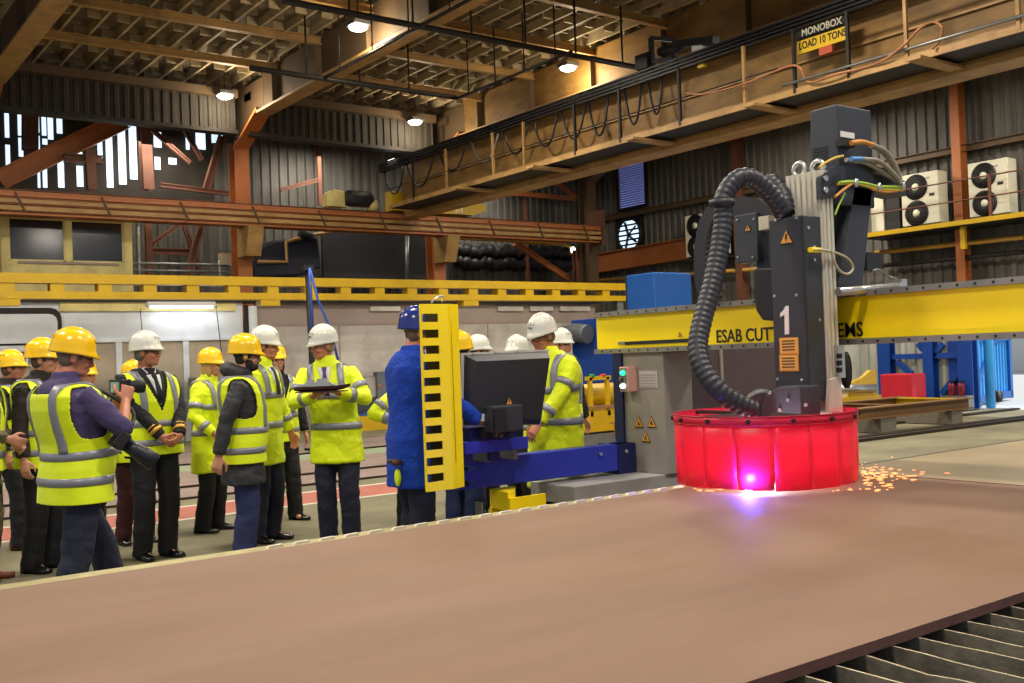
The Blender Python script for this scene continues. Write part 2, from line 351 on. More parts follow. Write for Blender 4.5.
def person(label, px, D, phi, H=1.76, w=1.0, lean=0, belly=0, head=(0, 0), arms=None, feet=None, helmet=None, hpatch=False, group=None,
           top='jacket', topmat=None, hem=-.25, vest=True, vhem=-.12, vopen=True, hood=False, legs=None, shoes=None, skin=None, glasses=False, hair='#5a4634', longhair=False,
           beard=None, shirt=False, collar=None, cuffs=None, sleeve=1.0, vox=.0065, earmuff=False, flare=.5, lowc=False, side=0):
    f = Fig(H, w, lean, belly, side); k = f.k; p0 = at(px, 360, D=D); az = atan2(p0.y, p0.x)
    arms = arms or {}; feet = feet or {1: (0.02, .1, 8), -1: (-.02, -.1, -8)}
    AR = {}
    for sd in (1, -1):
        a = arms.get(sd, dict(h=(.05, .27*w, .80*k), p=(-1, .2*sd, 0)))
        hnd = V(a['h']); hnd.y = hnd.y if 'abs' in a or sd in arms else hnd.y*sd
        A, E, Hn = f.arm(sd, hnd, a.get('p', (-1, .3*sd, -.2))); dd = V(a['d']) if 'd' in a else (Hn-E); AR[sd] = (A, E, Hn, dd, a.get('n', (0, -sd, 0)), a.get('c', .45))
    LG = {}
    for sd in (1, -1):
        fx, fy, fa = feet[sd]; hj = V((0, sd*.088*w*k, f.hip-.03)); an = V((fx-.03, fy, .085*k)); L1 = .43*k
        d = an-hj; L = d.length; u = d.normalized(); h = L*.055
        kn = hj+d*.5+(V((1, 0, 0))-u*u.x).normalized()*h; LG[sd] = (hj, kn, an, fa)
    # --- body, one continuous skin
    mb = MB(); mb.loft([f.ring(z, -.012) for z in (-.12, -.09, -.04, .02, .08, .14, .22, .3, .38, .44, .49, .525, .55, .575)])
    np_, nth = f.neck(); hy, hp = radians(head[0]), radians(head[1])
    RH = Matrix.Rotation(hy, 3, 'Z') @ Matrix.Rotation(hp, 3, 'Y'); HO = np_+V((.042*k+.03*sin(nth), 0, .014*k))     # chin-level origin of the head
    h = lambda x, y, z: HO + RH @ (V((x, y, z))*k)
    limb(mb, [np_-V((.0, 0, .05)), np_+V((.0, 0, .02)), h(-.015, 0, .07)], [.064*k, .057*k, .056*k])
    def he(c, r): mb.ell(h(*c), [q*k for q in r], 18, 12, RH)
    he((-.008, 0, .150), (.098, .077, .080)); he((.022, 0, .088), (.068, .061, .086)); he((.030, 0, .034), (.055, .049, .036)); he((.055, 0, .022), (.030, .028, .022))
    he((.093, 0, .083), (.020, .0135, .017)); he((.085, 0, .103), (.016, .0095, .024)); he((.074, 0, .132), (.018, .046, .011)); he((.080, 0, .049), (.014, .024, .012))
    for sd in (1, -1): he((.058, sd*.034, .080), (.026, .022, .026)); he((-.008, sd*.075, .100), (.021, .011, .033))
    for sd in (1, -1):
        A, E, Hn, dd, nn, cc = AR[sd]; thin = 1.0
        limb(mb, [A, A.lerp(E, .5), E, E.lerp(Hn, .4), Hn], [.040*k, .042*k, .037*k, .037*k, .026*k]); hand(mb, Hn, dd, nn, sd, cc, k)
        hj, kn, an, fa = LG[sd]; limb(mb, [hj, kn, kn.lerp(an, .35), an], [.076*k, .050*k, .048*k, .034*k])
        mb.ell(an+V((.045, 0, -.045)), (.085*k, .030*k, .026*k), 10, 8)
    me = remesh(mb, vox, sm=1)
    body = link('person', me, [skin or m_skin, m_eye, m_lip, m_brow])
    inv = RH.inverted()
    for p in me.polygons:
        c = inv @ ((p.center-HO)/k)
        if c.x > .06 and abs(c.y) < .05 and .02 < c.z < .15:
            for sd in (1, -1):
                if ((c.y-sd*.031)/.013)**2+((c.z-.111)/.006)**2 < 1: p.material_index = 1
                elif ((c.y-sd*.032)/.021)**2+((c.z-.130)/.006)**2 < 1: p.material_index = 3
            if (c.y/.023)**2+((c.z-.048)/.006)**2 < 1: p.material_index = 2
    body.location = (p0.x, p0.y, 0); body.rotation_euler = (0, 0, az+pi+radians(phi))
    tag(body, label, 'person', group)
    # --- trousers and shoes
    mb = MB(); mb.loft([f.ring(z, .008) for z in (-.125, -.09, -.04, .02, .08, .12)])
    for sd in (1, -1):
        hj, kn, an, fa = LG[sd]; bot = an+V((0.0, 0, -.055*k)); limb(mb, [hj+V((0, 0, .02)), hj.lerp(kn, .5), kn, kn.lerp(bot, .5), bot], [.096*k*(.6+.4*w), .094*k, .083*k, .079*k, .076*k])
    link('trousers', remesh(mb, .012, .006, seed=px), legs or m_navyt, body)
    for sd in (1, -1):
        hj, kn, an, fa = LG[sd]; ra = radians(fa); c, s_ = cos(ra), sin(ra); rings = []
        for x, hw, ht, z0 in ((-.085, .022, .05, 0), (-.07, .034, .085, 0), (-.02, .036, .092, 0), (.05, .040, .075, 0), (.11, .047, .056, 0), (.16, .040, .044, .002), (.19, .020, .03, .006)):
            ring = []
            for i in range(14):
                t = 2*pi*i/14; yy = hw*cos(t); zz = z0+ht*(.5+.5*sin(t)) if sin(t) > -.3 else z0
                ring.append(V((an.x+(x*c-yy*s_)*k, an.y+(x*s_+yy*c)*k, zz*k)))
            rings.append(ring)
        MB().loft(rings).build('shoe', shoes or m_shoe, body)
    # --- upper garment with sleeves and collar
    tm = topmat or m_hiv; mb = MB(); o1 = .022
    zs = [z for z in [hem+(.58-hem)*i/17 for i in range(18)] if z < .545]+[.55, .566, .58]; mb.loft([f.ring(z, o1 if z < .5 else o1*.8, hem=flare) for z in zs])
    for sd in (1, -1):
        A, E, Hn, *_ = AR[sd]; lw = E.lerp(Hn, sleeve*.93) if sleeve > .3 else E.lerp(Hn, .12)
        r4 = .046 if sleeve > .3 else .05
        limb(mb, [A+V((0, -sd*.02, .0)), A.lerp(E, .5), E, E.lerp(lw, .5), lw], [.068*k, .064*k, .058*k, .053*k, r4*k])
    ck = np_+V((.005, 0, .0)); 
    mb.loft([[ck+V((cos(t)*r_*k, sin(t)*r_*k, z*k)) for t in [2*pi*i/18 for i in range(18)]] for r_, z in (((.10, -.075), (.088, -.035), (.082, .0), (.074, .035), (.064, .036)) if not lowc else ((.07, -.07), (.075, -.03), (.066, .0), (.06, .0)))])
    if hood: 
        for i in range(9): t = pi*.5+pi*i/8; mb.ell(np_+V((cos(t)*.085*k-.01, sin(t)*.10*k, (-.005+.035*-cos(t))*k)), (.06*k, .06*k, .055*k), 12, 8)
    gname = {'jacket': 'jacket', 'coat': 'coat', 'fleece': 'fleece', 'jumper': 'jumper'}[top]
    gar = link(gname, remesh(mb, .0105, .007, seed=px*3), [tm, m_ref], body)
    hv = tm is m_hiv
    def bandring(p, q, r, nm='reflective_band', par=body, m=m_ref, wd=.05):
        u = (q-p).normalized(); W_ = wd/2; mbb = MB(); v = V((0, 0, 1)) if abs(u.z) < .9 else V((1, 0, 0)); v = (v-u*v.dot(u)).normalized(); w_ = u.cross(v)
        mbb.loft([[p+u*a+v*cos(t)*rr+w_*sin(t)*rr for t in [2*pi*i/18 for i in range(18)]] for a, rr in ((-W_, r*.9), (-W_, r), (W_, r), (W_, r*.9))], False, True); mbb.build(nm, m, par)
    def torsoband(z0, z1, off, par):
        n = 44; mbb = MB(); mbb.loft([f.ring(z, o_, n, hem=flare) for z, o_ in ((z0, off-.01), (z0, off), ((z0+z1)/2, off+.001), (z1, off), (z1, off-.01))], False); mbb.build('reflective_band', m_ref, par)
    def brace(y, z0, off, par, back=True, wd=.05):
        """strip running up the front over the shoulder and down the back"""
        for sd in (1, -1):
            rows = []
            zz = [z0+(.556-z0)*i/18 for i in range(19)]
            for fr in ((1, -1) if back else (1,)):
                col = []
                for z in zz:
                    p, th = f.spine(z); hw, hd, fo = f.tor(z); hw += off; hd += off; fwd = V((cos(th), 0, -sin(th))); row = []
                    for yy in (y-wd/2, y, y+wd/2):
                        c = min(.999, yy/hw); c_ = c**(1/.86); s_ = math.sqrt(max(0, 1-c_*c_))**.86; row.append(p+fwd*(fo+fr*s_*hd)+V((0, sd*min(yy, hw), 0)))
                    col.append(row)
                rows += col if fr == 1 else col[::-1]
            mbb = MB(); mbb.loft(rows, False, False); o = mbb.build('reflective_brace', m_ref, par, fix=False); sd_ = o.modifiers.new('t', 'SOLIDIFY'); sd_.thickness = .006; sd_.offset = 0
    if hv:
        for z in (.27, .02): torsoband(z, z+.055, o1+.009, gar)
        brace(.115*w*k, .30, o1+.011, gar)
        for sd in (1, -1):
            A, E, Hn, *_ = AR[sd]; bandring(A.lerp(E, .62), E, .073*k, par=gar); bandring(E.lerp(Hn, .52), Hn, .0605*k, par=gar)
    if vest and not hv:
        n = 200; ov = .040; R = 130; rows = [vhem+(.555-vhem)*i/R for i in range(R+1)]; vs = []; fs = []
        for z in rows: vs += f.ring(z, ov if z < .50 else ov-.012*(z-.50)/.055, n, hem=flare)
        for r_ in range(R):
            z = (rows[r_]+rows[r_+1])/2
            for i in range(n):
                a = 2*pi*(i+.5)/n; c, s_ = cos(a), sin(a); hw = f.tor(z)[0]; y = abs(c)*hw
                if ((z-.385)/.150)**2+((1-abs(c))/.17)**2 < 1: continue
                if s_ > 0 and vopen and z > .24 and y < (z-.24)*.30: continue
                if z > .515 and abs(y) < .085*k: continue
                fs.append((r_*n+i, r_*n+(i+1) % n, (r_+1)*n+(i+1) % n, (r_+1)*n+i))
        mbv = MB().add(vs, fs, True); vo = mbv.build('hi_vis_vest', m_hiv, body, fix=False); sd_ = vo.modifiers.new('t', 'SOLIDIFY'); sd_.thickness = .008; sd_.offset = 0
        torsoband(.12, .17, ov+.007, vo); torsoband(-.03, .02, ov+.007, vo); brace(.118*w*k, .17, ov+.009, vo)
        for z in (): pass
    if shirt:
        p, th = f.spine(.47); mb = MB()
        zt, zb = .545, .33; pts = [(zt, .050), (zb, 0)]
        def fr(z, y, off): 
            q, t2 = f.spine(z); hw, hd, fo = f.tor(z); hd += off; hw += off; c_ = min(.99, abs(y)/hw)**(1/.86); return q+V((cos(t2), 0, -sin(t2)))*(fo+math.sqrt(1-c_*c_)**.86*hd)+V((0, y, 0))
        oo = .036; mb.loft([[fr(z, y*(z-.28)/.25*.055, oo) for y in (-1, -.5, 0, .5, 1)] for z in (.29, .34, .39, .44, .49, .53)], False, False)
        so = mb.build('shirt_front', m_shirt, body, fix=False); s2 = so.modifiers.new('t', 'SOLIDIFY'); s2.thickness = .01
        tie = MB(); tie.loft([[fr(z, y*hw_, oo+.010) for y in (-1, -.3, .3, 1)] for z, hw_ in ((.30, .020), (.40, .022), (.49, .012), (.51, .018), (.53, .02))], False, False)
        to = tie.build('tie', m_blk if shirt is True else shirt, body, fix=False); s2 = to.modifiers.new('t', 'SOLIDIFY'); s2.thickness = .012
        for sd in (1, -1): MB().prism([np_+V((.06, sd*.012, -.035)), np_+V((.085, sd*.035, -.05)), np_+V((.045, sd*.062, -.004)), np_+V((.04, sd*.03, .004))], (.008, 0, .004)).build('shirt_collar', m_shirt, body)
    if collar:
        MB().loft([[ck+V((cos(t)*r_*k, sin(t)*r_*k, z*k)) for t in [2*pi*i/18 for i in range(18)]] for r_, z in ((.080, .0), (.088, .0), (.082, .04), (.074, .04))], False).build('collar_band', collar, body)
    if cuffs:
        for sd in (1, -1): A, E, Hn, *_ = AR[sd]; bandring(E.lerp(Hn, .72), Hn, .053*k, 'gold_cuff_band', body, cuffs, .03); bandring(E.lerp(Hn, .58), Hn, .054*k, 'gold_cuff_ring', body, cuffs, .012)
    # --- head gear
    if hair:
        hm = mat('hair'+hair[1:], hair, .8, var=.2, scale=30); mb = MB(); mb.ell(h(-.014, 0, .140), (.100*k, .0815*k, .085*k), 24, 16, RH)
        for sd in (1, -1): mb.ell(h(-.045, sd*.05, .09), (.045*k, .032*k, .05*k), 14, 10, RH)
        if longhair: mb.ell(h(-.05, 0, .05), (.055*k, .072*k, .10*k), 16, 12, RH); mb.ell(h(-.0, .06, .06), (.03*k, .025*k, .08*k), 12, 8, RH); mb.ell(h(-.0, -.06, .06), (.03*k, .025*k, .08*k), 12, 8, RH)
        keep = MB(); 
        me = remesh(mb, .008); bm = bmesh.new(); bm.from_mesh(me)
        kill = []
        for fc in bm.faces:
            c = inv @ ((fc.calc_center_median()-HO)/k)
            if c.x > .035 and c.z < .165 and not (longhair and abs(c.y) > .055): kill.append(fc)
        bmesh.ops.delete(bm, geom=kill, context='FACES'); bm.to_mesh(me); bm.free(); link('hair', me, hm, body)
    if beard:
        mb = MB(); mb.ell(h(.032, 0, .030), (.062*k, .055*k, .040*k), 18, 12, RH); 
        for sd in (1, -1): mb.ell(h(.02, sd*.045, .06), (.035*k, .018*k, .04*k), 12, 8, RH)
        mb.ell(h(.085, 0, .062), (.012*k, .03*k, .008*k), 12, 8, RH)
        link('beard', remesh(mb, .007, .002), mat('beard', beard, .9, var=.2, scale=40), body)
    if glasses:
        mb = MB()
        for sd in (1, -1):
            pts = [h(.094-.012*abs(cos(t))*(1 if sd*cos(t) > 0 else 0), sd*.033+.026*cos(t), .108+.019*sin(t)) for t in [2*pi*i/16 for i in range(17)]]
            mb.tube(pts, .0019*k, 6, False); mb.tube([h(.084, sd*.058, .112), h(.0, sd*.079, .118)], .003*k, 6)
        mb.tube([h(.097, -.008, .112), h(.097, .008, .112)], .0026*k, 6); mb.build('glasses', m_glass, body)
    if earmuff:
        MB().ell(h(-.005, -.088, .095), (.012*k, .008*k, .014*k), 10, 8, RH).build('ear_plug', mat('ear_plug_yellow', '#e8d020', .5), body)
    if helmet:
        mb = MB(); n = 36; rings = []; Rt = Matrix.Rotation(radians(-4), 3, 'Y')
        def hr(rx, ry, z, fr=0, fz=0):
            out = []
            for i in range(n):
                a = 2*pi*i/n; c, s_ = cos(a), sin(a); e = max(0, c)**2.2; b = V((rx*c-.012+fr*e, ry*s_*(1-.12*max(0, c)**3), z+fz*e)); out.append(h(*(Rt @ b)))
            return out
        prof = [(.116, .096, .134, .0, 0), (.130, .109, .124, .030, -.014), (.132, .111, .130, .032, -.014), (.127, .107, .140, .010, -.003), (.125, .105, .165, 0, 0), (.121, .102, .195, 0, 0), (.110, .093, .223, 0, 0), (.090, .076, .247, 0, 0), (.060, .051, .264, 0, 0), (.030, .026, .271, 0, 0), (.006, .005, .273, 0, 0)]
        mb.loft([hr(*p) for p in prof]); ho = mb.build('hard_hat', helmet, body)
        rd = MB()
        for yy in (-.026, 0, .026):
            pts = [h(*(Rt @ V((cos(a)*.125-.012, yy, .158+sin(a)*(.119 if yy == 0 else .114))))) for a in [radians(25+i*13) for i in range(11)]]
            rd.tube(pts, .010*k if yy == 0 else .006*k, 8)
        rd.build('crown_ridge', helmet, ho)
        if hpatch: 
            c = h(*(Rt @ V((.115, 0, .195)))); MB().ell(c, (.006*k, .026*k, .009*k), 10, 8, RH).build('front_logo', m_ref, ho)
        st = MB(); st.tube([h(*(Rt @ V((cos(a)*.112-.012, sin(a)*.092, .130)))) for a in [2*pi*i/24 for i in range(25)]], .008*k, 6, False); st.build('head_band', m_ref2, ho)
    body['_m'] = 0; del body['_m']
    return body, dict(fig=f, arms=AR, h=h, loc=p0, az=az+pi+radians(phi))
def world(info, p):
    a = info['az']; p = V(p); return V((info['loc'].x+p.x*cos(a)-p.y*sin(a), info['loc'].y+p.x*sin(a)+p.y*cos(a), p.z))
G = 'visitors watching the cutting machine'
# far left
person('person in camouflage with yellow hard hat at the left edge, arm held forward', -22, 7.5, 75, 1.78, 1.05, helmet=m_hyel, topmat=m_camo, legs=m_camo, hem=-.15, vest=True, shoes=m_bshoe, arms={-1: dict(h=(.22, -.12, 1.04), p=(-.6, -.6, -.6), n=(0, 1, 0)), 1: dict(h=(.22, .04, 1.0), p=(-.6, .6, -.6), n=(0, -1, 0))}, vox=.009)
person('person in yellow hard hat and vest, brown shoes, leftmost whole figure', 8, 8.9, 72, 1.70, 1.0, helmet=m_hyel, topmat=m_brownj, legs=m_blk, shoes=m_bshoe, glasses=True, hem=-.1, feet={1: (.05, .1, 5), -1: (.12, -.1, -5)}, skin=m_skin2, vox=.008)
person('person in yellow hard hat and glasses with hi-vis vest, behind the photographer', 39, 7.86, 55, 1.755, 1.05, helmet=m_hyel, hpatch=True, topmat=m_brownj, legs=m_blk, glasses=True, hem=-.12, head=(15, 3), skin=m_skin, vox=.0065)
# photographer
ph, phi_ = person('person photographing in yellow hard hat, purple sleeves and hi-vis vest, closest to the plate', 72, 5.8, 118, 1.735, 1.18, lean=-6, belly=.05, head=(-26, 14), helmet=m_hyel, topmat=m_purple, top='jumper', legs=m_navyt, hem=-.10, vhem=-.13, vopen=False, sleeve=.2, hair='#6b5a50', glasses=True,
    arms={-1: dict(h=(.24, -.14, 1.33), p=(.35, -.7, -1), n=(.2, 1, .1), c=.9, d=(.3, .2, .8)), 1: dict(h=(.29, .05, 1.30), p=(0, .5, -1), n=(0, -1, .3), c=.9, d=(.4, -.3, .6))}, feet={1: (.36, .12, 5), -1: (-.20, -.12, -5)}, skin=m_skin2, vox=.0055)
# hidden behind
person('person with red collar and hi-vis vest, half hidden behind the photographer\'s camera', 84, 9.5, 35, 1.60, 1.0, helmet=m_hyel, topmat=m_blk, collar=mat('red_collar', '#8c1f24', .7), legs=m_blk, vox=.009)
person('person in maroon trousers and yellow hard hat, hidden behind the naval officer', 131, 8.95, 25, 1.575, .95, helmet=m_hyel, topmat=m_blk, legs=m_maroon, vox=.009, hem=-.15)
person('naval officer person in white hard hat, hi-vis vest and gold cuffs, hands clasped', 151, 8.2, 30, 1.79, 1.16, side=-.05, helmet=m_hwhite, topmat=m_blk, legs=m_blk, hem=-.12, vhem=-.10, shirt=True, lowc=True, cuffs=m_gold, glasses=True, head=(32, 0), hair='#6a6560', skin=m_skin2,
    arms={1: dict(h=(.27, .07, .97), p=(-.5, 1, -.2), n=(-.6, -1, 0), c=.8, d=(.25, -.75, -.45)), -1: dict(h=(.24, -.05, .96), p=(-.5, -1, -.2), n=(-.6, 1, 0), c=.8, d=(.3, .7, -.5))}, vox=.0055)
person('blonde person in yellow hard hat and long hi-vis jacket, right of the naval officer', 207, 9.45, 62, 1.665, 1.0, helmet=m_hyel, vest=False, hem=-.34, legs=m_blk, hair='#b9945a', longhair=True, head=(5, 5), arms={1: dict(h=(.22, .12, .98), p=(-1, .6, -.2), n=(0, -1, 0)), -1: dict(h=(.16, -.2, .90), p=(-1, -.4, 0), n=(0, 1, 0))}, vox=.0065)
person('bearded person in yellow hard hat and dark hooded coat under a hi-vis vest', 240, 7.6, 92, 1.72, 1.22, helmet=m_hyel, top='coat', topmat=m_dgrey, hem=-.26, vhem=-.10, vopen=True, hood=True, legs=m_blt, glasses=True, beard='#2b2320', hair='#2b221d', earmuff=True, head=(-5, 6), belly=.02,
    arms={-1: dict(h=(-.18, -.27, .86), p=(-1, -.5, -.2), n=(.3, 1, 0), c=.6), 1: dict(h=(-.05, .28, .82), p=(-1, .3, 0))}, vox=.0055)
person('person in yellow hard hat and hi-vis vest behind the tall white helmeted man', 275, 9.95, 20, 1.69, 1.05, helmet=m_hyel, topmat=m_blk, collar=mat('red_scarf', '#7e1c22', .8), legs=m_blk, hair='#1d1a18', feet={1: (.08, .14, 25), -1: (0, -.1, 0)}, vox=.008, longhair=True)
person('tall person in white hard hat, open hi-vis jacket and dark tie behind the bearded man', 261, 8.8, 58, 1.82, 1.02, helmet=m_hwhite, vest=False, hem=-.28, legs=m_navyt, shirt=mat('dark_tie', '#1f2540', .6), head=(14, 8), hair='#4a3b30', skin=m_skin2, arms={1: dict(h=(.10, .30, .88), p=(-1, .4, 0), n=(0, -1, 0)), -1: dict(h=(.08, -.26, .85), p=(-1, -.4, 0), n=(0, 1, 0))}, vox=.006)
sm_, smi = person('person in white hard hat and hi-vis jacket holding a grey model ship', 334, 8.5, -12, 1.80, 1.08, side=-.07, helmet=m_hwhite, hpatch=True, vest=False, hem=-.25, legs=m_navyt, shirt=mat('purple_tie', '#4a3560', .6), head=(-46, 10), hair='#8a7a66', skin=m_skin2,
    arms={1: dict(h=(.30, .085, 1.27), p=(-.3, 1, -.8), n=(0, -.3, 1), c=.7, d=(.5, -.75, .25)), -1: dict(h=(.31, -.10, 1.25), p=(-.3, -1, -.8), n=(0, .3, 1), c=.7, d=(.45, .75, .25))}, vox=.0055)
person('person in hi-vis jacket with hand on hip, mostly hidden behind the blue fleece man', 411, 8.6, 20, 1.55, 1.0, helmet=m_hyel, vest=False, hem=-.2, legs=m_blk, arms={-1: dict(h=(.10, -.16, 1.0), p=(-.3, -1, -.2), n=(0, 1, 0), c=.9), 1: dict(h=(.05, .25, .8), p=(-1, .2, 0))}, vox=.009)
bl, bli = person('person in blue hard hat and royal blue fleece working beside the yellow guard', 409, 6.9, 112, 1.84, 1.1, lean=3, helmet=m_hblue, top='fleece', topmat=m_fleece, vest=False, hem=-.29, flare=.2, legs=m_vnavy, hair='#6a5a4a', head=(-15, 8), skin=m_skin2,
    arms={-1: dict(h=(.40, -.24, 1.08), p=(-.3, -1, -1), n=(0, 1, .2), c=.5, d=(1, .1, 0)), 1: dict(h=(.52, .10, 1.12), p=(-.2, .6, -1), n=(0, -1, .2), c=.5, d=(1, -.1, .0))}, vox=.006)
person('person in yellow hard hat and blue overalls standing behind the yellow guard', 459, 8.0, 150, 1.70, 1.0, helmet=m_hyel, top='jumper', topmat=m_fleece, vest=False, hem=-.1, legs=m_jean, hair='#1c1a1a', vox=.009, flare=.2)
person('person in white hard hat behind the left half of the monitor', 477, 10.0, 60, 1.705, 1.0, helmet=m_hwhite, topmat=m_blk, legs=m_blk, vox=.009, head=(20, 0), feet={1: (.08, .12, 30), -1: (0, -.1, 0)})
person('person in white hard hat behind the right half of the monitor', 519, 9.25, -40, 1.675, 1.0, helmet=m_hwhite, topmat=m_blk, legs=m_blk, vox=.009)
person('person in white hard hat hidden behind the operator\'s head', 561, 10.0, 40, 1.74, 1.0, helmet=m_hwhite, topmat=m_blk, legs=m_blk, vox=.009)
op, opi = person('operator person in white hard hat and long hi-vis jacket looking down at the monitor', 552, 8.05, -40, 1.81, 1.28, lean=5, helmet=m_hwhite, hpatch=True, vest=False, hem=-.47, flare=.25, legs=m_navyt, glasses=True, head=(-4, 16), hair='#6a5a4a', skin=m_skin2, earmuff=True,
    arms={1: dict(h=(.36, .10, .93), p=(-.3, 1, -.6), n=(0, -.4, -1), c=.5), -1: dict(h=(.46, -.14, .98), p=(-.3, -1, -.8), n=(0, .4, -1), c=.5)}, vox=.006)
# ---- things held and worn by hand
def ship():
    c = world(smi, (.42, -.01, 1.315)); a = smi['az']+pi/2
    M = Matrix.Translation(c) @ Matrix.Rotation(a+radians(4), 4, 'Z'); L = .22
    t = thing('model_ship', 'grey model warship with dark red hull held in two hands', 'model ship', c, 0)
    hull, deck = MB(M), MB(M); rings = []
    for s, hw, b, z in ((-1, .022, .018, .0), (-.8, .030, .026, 0), (-.2, .033, .028, 0), (.4, .030, .028, .002), (.75, .018, .024, .006), (1.0, .002, .012, .014)):
        rings.append([(s*L, -hw, z+.012), (s*L, -hw*.8, z-.012), (s*L, 0, z-b), (s*L, hw*.8, z-.012), (s*L, hw, z+.012)])
    hull.loft(rings, True, True, False); W(hull, 'hull', mat('hull_dark_red', '#3c2224', .4), t)
    deck.box((-.2, -.028, .012), (.13, .028, .018)); deck.box((-.13, -.024, .018), (.06, .024, .046)); deck.box((-.04, -.018, .046), (.04, .018, .072)); deck.box((-.12, -.018, .046), (-.08, .018, .064)); deck.box((-.19, -.02, .018), (-.14, .02, .032))
    ms = mat('ship_grey', '#a0a4b2', .5); W(deck, 'superstructure', ms, t)
    for x, z, r in ((0.0, .105, .004), (-.09, .085, .005)): m_ = MB(M); m_.cyl((x, 0, .04), (x, 0, z), r, 8, r*.5); W(m_, 'mast', ms, t)
    m_ = MB(M); m_.cyl((.08, 0, .016), (.08, 0, .03), .013, 10); m_.cyl((.085, 0, .026), (.12, 0, .03), .003, 6); W(m_, 'gun_turret', ms, t)
    m_ = MB(M); m_.box((-.21, -.035, -.035), (.2, .035, -.026)); W(m_, 'display_board', mat('display_board', '#2a1d18', .4), t)
ship()
def slr():
    a = phi_['az']; R_ = phi_['arms'][-1][2]; L_ = phi_['arms'][1][2]
    c = world(phi_, V((.27, -.04, 1.41))); M = Matrix.Translation(c) @ Matrix.Rotation(a, 4, 'Z')
    t = thing('camera', 'black camera held up in both hands by the photographer', 'camera', c)
    b = MB(M); b.box((-.035, -.07, -.045), (.03, .07, .045)); b.prism([(-.03, -.03, .045), (.03, -.03, .045), (.015, -.02, .075), (-.02, -.02, .075)], (0, .05, 0)); W(b, 'camera_body', m_black, t, bevel=.008)
    b = MB(M); b.lathe([(0, .03), (.036, .03), (.036, .10), (.041, .105), (.041, .14), (0, .14)], (0, 0, 0), 20, True, 'x'); W(b, 'lens', m_char if 'charcoal_case' in MATS else m_black, t)
    b = MB(M); b.box((-.038, -.045, -.03), (-.034, .045, .03)); W(b, 'display', mat('camera_screen', '#8fb0b5', .2), t)
    c2 = at(143, 455, D=5.75); M = Matrix.Translation(c2) @ Matrix.Rotation(a-.35, 4, 'Z') @ Matrix.Rotation(radians(38), 4, 'Y')
    t = thing('camera', 'second black camera with long lens hanging at the photographer\'s side', 'camera', c2)
    b = MB(M); b.box((-.19, -.07, -.05), (-.12, .07, .05)); W(b, 'camera_body', m_black, t, bevel=.01)
    b = MB(M); b.lathe([(0, -.12), (.04, -.12), (.044, -.03), (.05, .0), (.052, .07), (.046, .075), (.046, .078), (0, .06)], (0, 0, 0), 22, True, 'x'); W(b, 'long_lens', mat('lens_black', '#1a1c26', .4), t)
    sp = spline([world(phi_, (.10, -.02, 1.43)), world(phi_, (.25, -.18, 1.28)), c2+V((-.06, .02, .14))], 6); b = MB(); b.tube(sp, .012, 6); W(b, 'strap', m_black, t)
slr()
p = world(bli, (-.04, -.26, .80)); t = thing('work_gloves', 'yellow and brown work gloves clipped to the belt of the blue fleece man', 'gloves', p)
g_ = MB(); g_.ell(world(bli, (-.16, -.13, .74)), (.02, .03, .06), 12, 8); W(g_, 'yellow_glove', m_hiv, t); g_ = MB(); g_.ell(world(bli, (-.17, -.15, .84)), (.04, .03, .022), 12, 8); g_.ell(world(bli, (-.20, -.12, .85)), (.03, .018, .014), 10, 8); W(g_, 'brown_cuff', mat('brown_glove', '#4a2c1a', .7), t)
# ================================================================== THE HALL
YC, XE, YF = 22.0, 21.6, 25.0      # column line, end wall, far wall
# floor with its painted bands
fb = MB(); bands = [(-9, 10.2, 0), (10.2, 10.28, 3), (10.28, 11.15, 2), (11.15, 11.24, 3), (11.24, 11.75, 0), (11.85, 12.9, 1), (13.04, 15.0, 1),
                    (15.0, 15.9, 4), (16.06, 18.2, 1), (18.2, 25.2, 0), (11.75, 11.85, 5), (12.9, 13.04, 5), (15.9, 16.06, 5)]
for y0, y1, k in bands:
    fb.mat(k); xr = XE+.2 if k in (0, 5) else 13.5
    fb.add([(-14, y0, 0), (xr, y0, 0), (xr, y1, 0), (-14, y1, 0)], [(0, 1, 2, 3)])
fb.mat(0); fb.box((-14, -9, -.3), (XE+.2, 25.2, -.012))
struct(fb.build('floor', [m_floor, m_pink, m_red, m_wline, m_green, m_railm]))
for i, (y, x0, x1) in enumerate([(11.8, -10, 21), (12.97, -10, 21), (15.98, -10, 21)]):
    t = MB().box((x0, y-.03, .001), (x1, y+.03, .022)).build('trim_%d' % (i+1), m_railm); struct(t)
t = MB(); t.box((10.5, 9.5, .001), (21, 9.62, .05)); t.box((10.5, 9.8, .001), (21, 9.95, .04)); struct(t.build('trim_4', m_railm))
t = MB(); t.box((11.5, 11.12, .001), (21.5, 11.3, .03)); struct(t.build('trim_5', m_railm))

def corrugated(p, q, z0, z1, pitch=.25, depth=.05, nrm=None, zt=None):
    """trapezoidal sheet from p to q (plan), between heights; zt gives a sloping foot"""
    mb = MB(); p = V(p); q = V(q); L = (q-p).length; d = (q-p)/L; n = V((-d.y, d.x)) if nrm is None else V(nrm)
    prof = []; s = 0
    while s < L:
        for a, h in ((0, 0), (.3, 0), (.42, 1), (.78, 1), (.9, 0)): 
            if s+a*pitch <= L: prof.append((s+a*pitch, h*depth))
        s += pitch
    vs = []
    for s, h in prof:
        c = p + d*s + n*h; f = z0 if zt is None else z0+(zt-z0)*s/L
        vs += [(c.x, c.y, f), (c.x, c.y, z1)]
    mb.add(vs, [(2*i, 2*i+2, 2*i+3, 2*i+1) for i in range(len(prof)-1)])
    return mb
